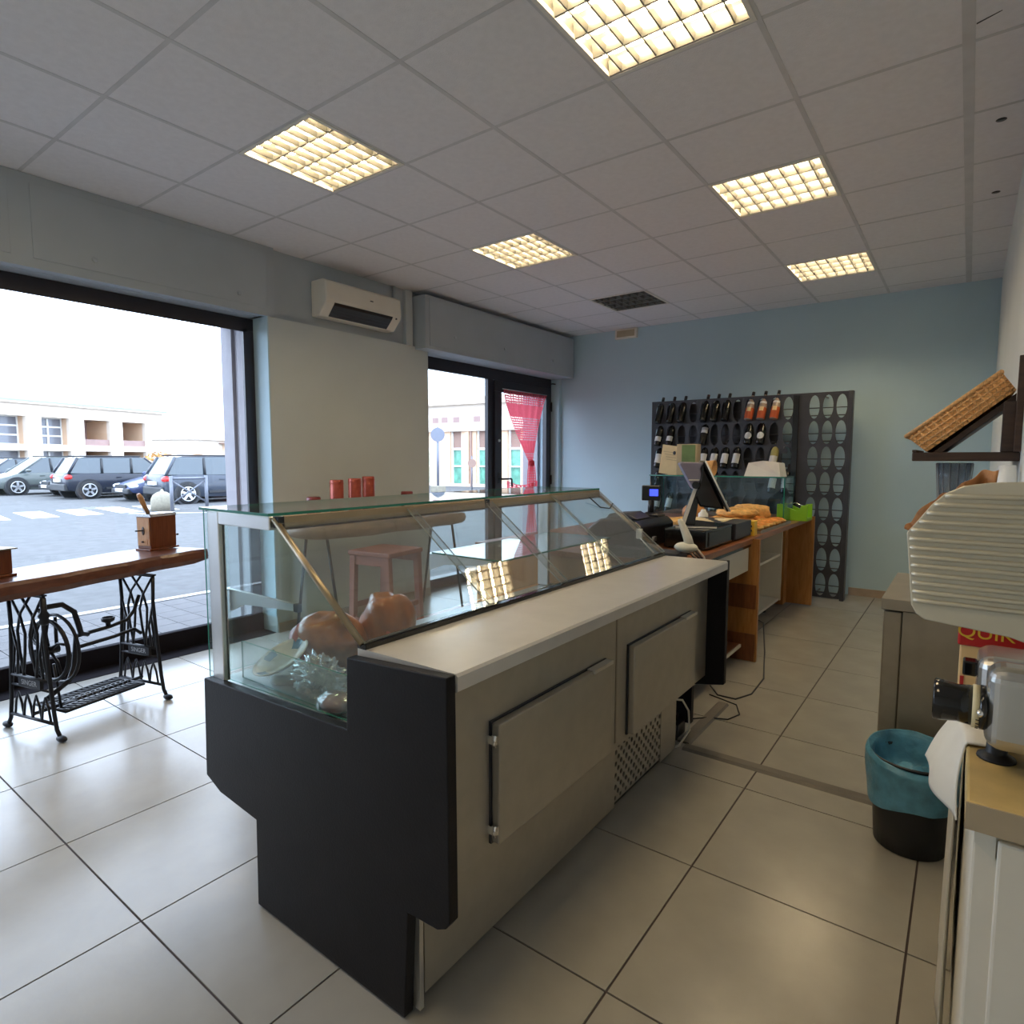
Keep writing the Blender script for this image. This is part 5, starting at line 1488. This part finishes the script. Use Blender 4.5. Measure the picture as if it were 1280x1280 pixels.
# ---- parked cars: local frame x forward, z up
def car(label, loc, rz, paint, L=4.4, W=1.8, H=1.5, style='hatch'):
    r = root('car', label, 'car', (loc[0], loc[1], GZ), rz=R(rz), group='parked cars across the road')
    h2 = L / 2
    belt = H * .58
    if style == 'suv':
        g = [(-h2 + .10, belt + .06), (-h2 + .42, H - .03), (.55, H - .02), (1.25, belt + .02)]
    else:
        g = [(-h2 + .20, belt + .06), (-h2 + .75, H - .04), (.35, H - .02), (1.20, belt - .02)]
    st = [(-h2, .42, belt * .92, .78), (-h2 + .06, .34, belt + .02, .90), (-h2 + .5, .24, belt + .05, .97), (-.6, .20, belt + .03, 1.0), (.6, .20, belt, 1.0),
          (1.25, .22, belt - .02, .98), (h2 - .55, .24, belt - .13, .95), (h2 - .12, .30, belt - .26, .82), (h2, .40, belt - .36, .66)]
    b = MB(); n = 10
    vs = []
    for x, z0, z1, k in st:
        w = W / 2 * k
        vs += [(x, -w * .92, z0), (x, -w, z0 + (z1 - z0) * .35), (x, -w * .985, z0 + (z1 - z0) * .75), (x, -w * .90, z1), (x, -w * .45, z1 + .03),
               (x, w * .45, z1 + .03), (x, w * .90, z1), (x, w * .985, z0 + (z1 - z0) * .75), (x, w, z0 + (z1 - z0) * .35), (x, w * .92, z0)]
    fs = []
    for i in range(len(st) - 1):
        for k in range(n):
            fs.append((i * n + k, i * n + (k + 1) % n, (i + 1) * n + (k + 1) % n, (i + 1) * n + k))
    fs += [tuple(range(n)), tuple((len(st) - 1) * n + k for k in range(n))]
    b.add(vs, fs, 0, True)
    b.build('body', paint, r, local=True, bevel=.01)
    wb, wt = W / 2 * .88, W / 2 * .70
    gl = MB()
    vs = []
    for (x, z), w in zip(g, (wb * .92, wt, wt, wb * .92)):
        vs += [(x, -w, z), (x, w, z)]
    gl.add(vs, [(0, 2, 4, 6), (1, 3, 5, 7), (0, 1, 3, 2), (4, 5, 7, 6), (2, 3, 5, 4), (0, 1, 7, 6)], 0)
    cab = gl.build('windows', 'car_glass', r, local=True)
    rf = MB().prism([(g[1][0] - .03, g[1][1] - .02), (g[1][0] + .25, g[1][1] + .035), (g[2][0] - .2, g[2][1] + .03), (g[2][0] + .04, g[2][1] - .02)], 'y', -wt * 1.0, wt * 1.0)
    rf.build('roof', paint, r, local=True, bevel=.03)
    for s in (-1, 1):
        MB().tube([(g[0][0], s * wb * .92, g[0][1]), (g[1][0], s * wt, g[1][1])], .05, 6).build('pillar', paint, r, local=True)
        MB().tube([(g[3][0], s * wb * .92, g[3][1]), (g[2][0], s * wt, g[2][1])], .035, 6).build('pillar', paint, r, local=True)
        for x in (-.95, .05):
            MB().tube([(x, s * (wb * .97), belt + .03), (x + .03, s * wt, H - .05)], .04, 6).build('pillar', 'car_trim', r, local=True)
        MB().tube([(g[1][0] + .1, s * wt * .9, H + .035), (g[2][0] - .1, s * wt * .9, H + .035)], .022, 6).build('roof_rail', 'car_trim', r, local=True)
        MB().blob((.95, s * (W / 2 + .08), belt + .10), (.10, .09, .07), 12, 8).build('mirror', paint, r, local=True)
        MB().box(-.9, s * W / 2 - .012, .34, 1.0, s * W / 2 + .012, .42).build('sill_trim', 'car_trim', r, local=True)
        for x in (-.45, .45):
            MB().box(x - .09, s * W / 2 * .985 - .012, belt * .86, x + .09, s * W / 2 * .985 + .014, belt * .86 + .025).build('door_handle', paint, r, local=True)
        MB().blob((-h2 + .10, s * W / 2 * .76, belt * .90), (.13, .17, .11), 12, 8).build('tail_lamp', 'tail_red', r, local=True)
        MB().blob((h2 - .20, s * W / 2 * .66, belt - .30), (.20, .17, .085), 12, 8).build('head_lamp', 'lamp_clear', r, local=True)
        for x in (-h2 + .66, h2 - .78):
            y = s * (W / 2 - .10)
            T = Matrix.Translation((x, y, .33)) @ Matrix.Rotation(R(90), 4, 'X')
            MB().lathe([(.40, -.115), (.40, .115)], n=22, M4=T).build('wheel_arch', 'car_trim', r, local=True)
            w = MB().lathe([(.22, -.115), (.315, -.115), (.33, -.09), (.33, .09), (.315, .125), (.22, .13)], n=24, M4=Matrix.Translation((0, s * .02, 0)) @ T, cap=False).build('wheel', 'tyre', r, local=True)
            rm = MB().lathe([(.225, -.125), (.235, -.135), (.225, -.14)], n=24, M4=Matrix.Translation((0, 0, 0)) @ Matrix.Translation((x, y, .33)) @ Matrix.Rotation(R(90 if s > 0 else -90), 4, 'X') @ Matrix.Scale(1, 4), cap=False)
            rm2 = MB()
            yy = y + s * .145
            for k in range(5):
                a = k * 6.283 / 5 + .3
                rm2.obox((x + .115 * math.cos(a), yy, .33 + .115 * math.sin(a)), (.23, .02, .075), ry=-a)
            rm2.tube([(x + .225 * math.cos(6.283 * k / 20), yy, .33 + .225 * math.sin(6.283 * k / 20)) for k in range(20)], .018, 6, closed=True)
            rm2.build('rim', 'rim', w, local=True)
    MB().box(-h2 - .06, -W * .40, .30, -h2 + .12, W * .40, .56).build('rear_bumper', 'car_trim' if style == 'suv' else paint, r, local=True, bevel=.04)
    MB().box(h2 - .12, -W * .34, .26, h2 + .06, W * .34, .44).build('front_bumper', 'car_trim', r, local=True, bevel=.04)
    MB().box(h2 - .04, -W * .22, .46, h2 + .03, W * .22, .58).build('grille', 'car_trim', r, local=True, bevel=.02)
    MB().box(-h2 - .075, -.26, .62, -h2 + .03, .26, .73).build('number_plate', 'label_white', r, local=True)
    MB().box(h2 + .03, -.26, .34, h2 + .075, .26, .45).build('number_plate', 'label_white', r, local=True)
    return r
car('black estate car seen from its rear corner with red tail lamp', (-26.45, 10.05), 90, 'car_black', 4.2, 1.85, 1.52, 'suv')
car('slate blue sports utility car at the right, behind the crossed barrier', (-21.1, 11.2), 88, 'car_slate', 4.5, 1.86, 1.54, 'suv')
car('dark blue car facing the shop, between the two larger dark cars', (-23.4, 11.0), -88, 'car_blue', 4.4, 1.8, 1.42, 'hatch')
car('grey-green hatchback with bright wheel at the far left of the car park', (-31.3, 9.0), -86, 'car_grey', 4.2, 1.78, 1.52, 'hatch')
car('dark car whose nose peeks out behind the black estate car', (-28.75, 10.3), -88, 'car_black', 4.2, 1.75, 1.40, 'hatch')
car('dark saloon partly hidden at the left edge of the window view', (-37.0, 9.3), -84, 'car_slate', 4.4, 1.78, 1.45, 'hatch')

# ---- far two-storey building with open bays (local x along the facade, y into the building)
B1 = root('far_building', 'long pale two-storey building with rows of large window bays', 'building', (-82.66, 19.77, GZ), rz=R(108))
# local: x = along facade (increasing to the right of the view), y>0 = behind the facade
def b1(nm, x0, x1, y0, y1, z0, z1, m, par=B1, **k):
    return MB().box(x0, y0, z0, x1, y1, z1).build(nm, m, par, local=True, **k)
bays = [(-13.0, -9.5), (-8.2, -4.2), (-2.6, 2.8), (4.4, 7.6), (9.3, 12.6), (14.3, 17.6)]
Z1, Z2, Z3, Z4 = 2.35, 3.05, 6.15, 8.0
xs = [-15] + [q for b_ in bays for q in b_] + [20.4]
for k in range(0, len(xs), 2):
    b1('pillar', xs[k], xs[k + 1], -.10, .5, 0, Z3 + .1, 'facade_cream')
b1('spandrel', -15, 20.4, 0, .5, Z1, Z2, 'facade_cream')
b1('upper_band', -15, 20.4, 0, .5, Z3, Z4 - .5, 'facade_cream')
b1('cornice', -15.2, 20.7, -.45, .6, Z4 - .5, Z4 - .25, 'facade_cream')
b1('gutter', -15.2, 20.7, -.55, .4, Z4 - .25, Z4 - .10, 'roof_grey')
MB().prism([(-.4, Z4 - .1), (4.5, Z4 + 1.3), (4.5, Z4 - .1)], 'x', -15.2, 3.2).build('roof', 'roof_grey', B1, local=True)
b1('rear_wall', -15, 20.4, 4.0, 4.3, 0, Z4 - .3, 'facade_recess')
b1('bay_floor', -15, 20.4, .5, 4.0, Z1 + .1, Z2 - .1, 'facade_cream')
b1('bay_ceiling', -15, 20.4, .5, 4.0, Z3 + .05, Z3 + .2, 'facade_cream')
for (x0, x1), kind in zip(bays, ('w', 'w', 'w', 'w', 'o', 'o')):
    for z0, z1 in ((0, Z1), (Z2, Z3)):
        b1('side_wall', x1 + .02, x1 + .25, .5, 4.0, z0, z1, 'facade_peach')
        if kind == 'w':
            w = b1('window', x0, x1, 1.40, 1.46, z0, z1, 'far_glass')
            n = 3 if z0 > 0 else 2
            for k in range(n + 1):
                z = z0 + (z1 - z0) * k / n
                b1('mullion', x0, x1, 1.30, 1.40, z - .09, z + .09, 'frame_white', w)
            for k in range(3):
                x = x0 + (x1 - x0) * k / 2
                b1('mullion', x - .10, x + .10, 1.30, 1.40, z0, z1, 'frame_white', w)
        else:
            b1('parapet', x0, x1, .15, .30, z0, z0 + .75, 'facade_recess')
            b1('inner_pier', x0 + 1.3, x0 + 1.9, 3.2, 3.9, z0, z1, 'facade_cream')

# ---- peach building seen through the door (local x to the right)
B2 = root('peach_building', 'peach single-storey building with tall green windows seen through the door', 'building', (-24.14, 24.57, GZ), rz=R(5.55))
def b2(nm, x0, x1, y0, y1, z0, z1, m, par=B2):
    return MB().box(x0, y0, z0, x1, y1, z1).build(nm, m, par, local=True)
win = [(-2.2, -1.5), (-.6, .1), (1.55, 2.30), (3.25, 4.05), (5.2, 6.0), (6.9, 7.7)]
xs = [-4.5] + [q for b_ in win for q in b_] + [12]
for k in range(0, len(xs), 2):
    b2('wall_pier', xs[k], xs[k + 1], 0, .4, 0, 2.95, 'facade_peach')
b2('upper_wall', -4.5, 12, 0, .4, 2.95, 4.35, 'facade_cream')
b2('cornice', -4.6, 12.1, -.30, .5, 4.35, 4.62, 'facade_cream')
b2('string_course', -4.5, 12, -.14, 0, 2.95, 3.10, 'facade_cream')
b2('roof_slab', -4.6, 12.1, -.1, 6, 4.62, 4.75, 'facade_cream')
b2('base_course', -4.5, 12, -.06, 0, 0, .16, 'facade_cream')
for x0, x1 in win:
    w = b2('window', x0, x1, .22, .26, .16, 2.95, 'green_glass')
    b2('window_frame', x0, x0 + .10, .12, .22, .16, 2.95, 'frame_white', w)
    b2('window_frame', x1 - .10, x1, .12, .22, .16, 2.95, 'frame_white', w)
    b2('transom', x0, x1, .12, .22, 1.95, 2.07, 'frame_white', w)
    b2('transom', x0, x1, .12, .22, 1.05, 1.13, 'frame_white', w)
    b2('blind', x0 + .10, x1 - .10, .18, .215, 2.07, 2.95, 'facade_brown', w)
for x in (2.60, 2.90, 4.55, -.95, 6.4):
    b2('downpipe' if x == 2.9 else 'pilaster', x, x + (.10 if x == 2.9 else .22), -.08, 0, 0, 2.95, 'facade_brown' if x == 2.9 else 'facade_peach')
for x in (.34, .98, 1.75, 3.1, 4.2):
    b2('vent_opening', x, x + .42, -.01, .02, 3.42, 3.72, 'facade_recess')
# ---- distant pale house and shrubs
B3 = root('distant_house', 'distant pale house with a brown loggia at the right of the window', 'building', (-60.0, 31.0, GZ), rz=R(118))
MB().box(-2, 0, 0, 4.5, 5, 3.3).build('walls', 'facade_cream', B3, local=True)
MB().box(1.6, -.05, 1.7, 2.9, .1, 2.95).build('loggia', 'facade_peach', B3, local=True)
MB().box(1.0, -.7, 2.95, 3.0, .1, 3.05).build('loggia_roof', 'facade_brown', B3, local=True)
MB().prism([(-.4, 3.3), (2.5, 3.7), (5.4, 3.3)], 'x', -2.3, 4.8).build('roof', 'facade_cream', B3, local=True)
for nm_lab, x, y, sx in (('rust-orange autumn shrub behind the parked cars', -47.5, 20.6, .75), ('small brown shrub beyond the roof of the slate blue car', -46.0, 22.6, .5)):
    sh_ = root('shrub', nm_lab, 'shrub', (x, y, GZ))
    MB().tube([(x, y, GZ), (x, y, GZ + .9)], .06, 6).build('stem', 'facade_brown', sh_)
    fo = MB()
    rnd = random.Random(int(-x * 10))
    for k in range(260):
        d = Vector((rnd.gauss(0, 1), rnd.gauss(0, 1), rnd.gauss(0, 1))).normalized() * (rnd.random() ** .4) * sx
        c = Vector((x + d.x * 1.3, y + d.y * 1.3, GZ + 1.45 + d.z * .7))
        u = Vector((rnd.gauss(0, 1), rnd.gauss(0, 1), rnd.gauss(0, 1))).normalized() * .11
        w = u.orthogonal().normalized() * .07
        fo.add([c - u, c + w, c + u, c - w], [(0, 1, 2, 3)])
    f_ = fo.build('foliage', 'shrub_orange', sh_); f_['kind'] = 'stuff'
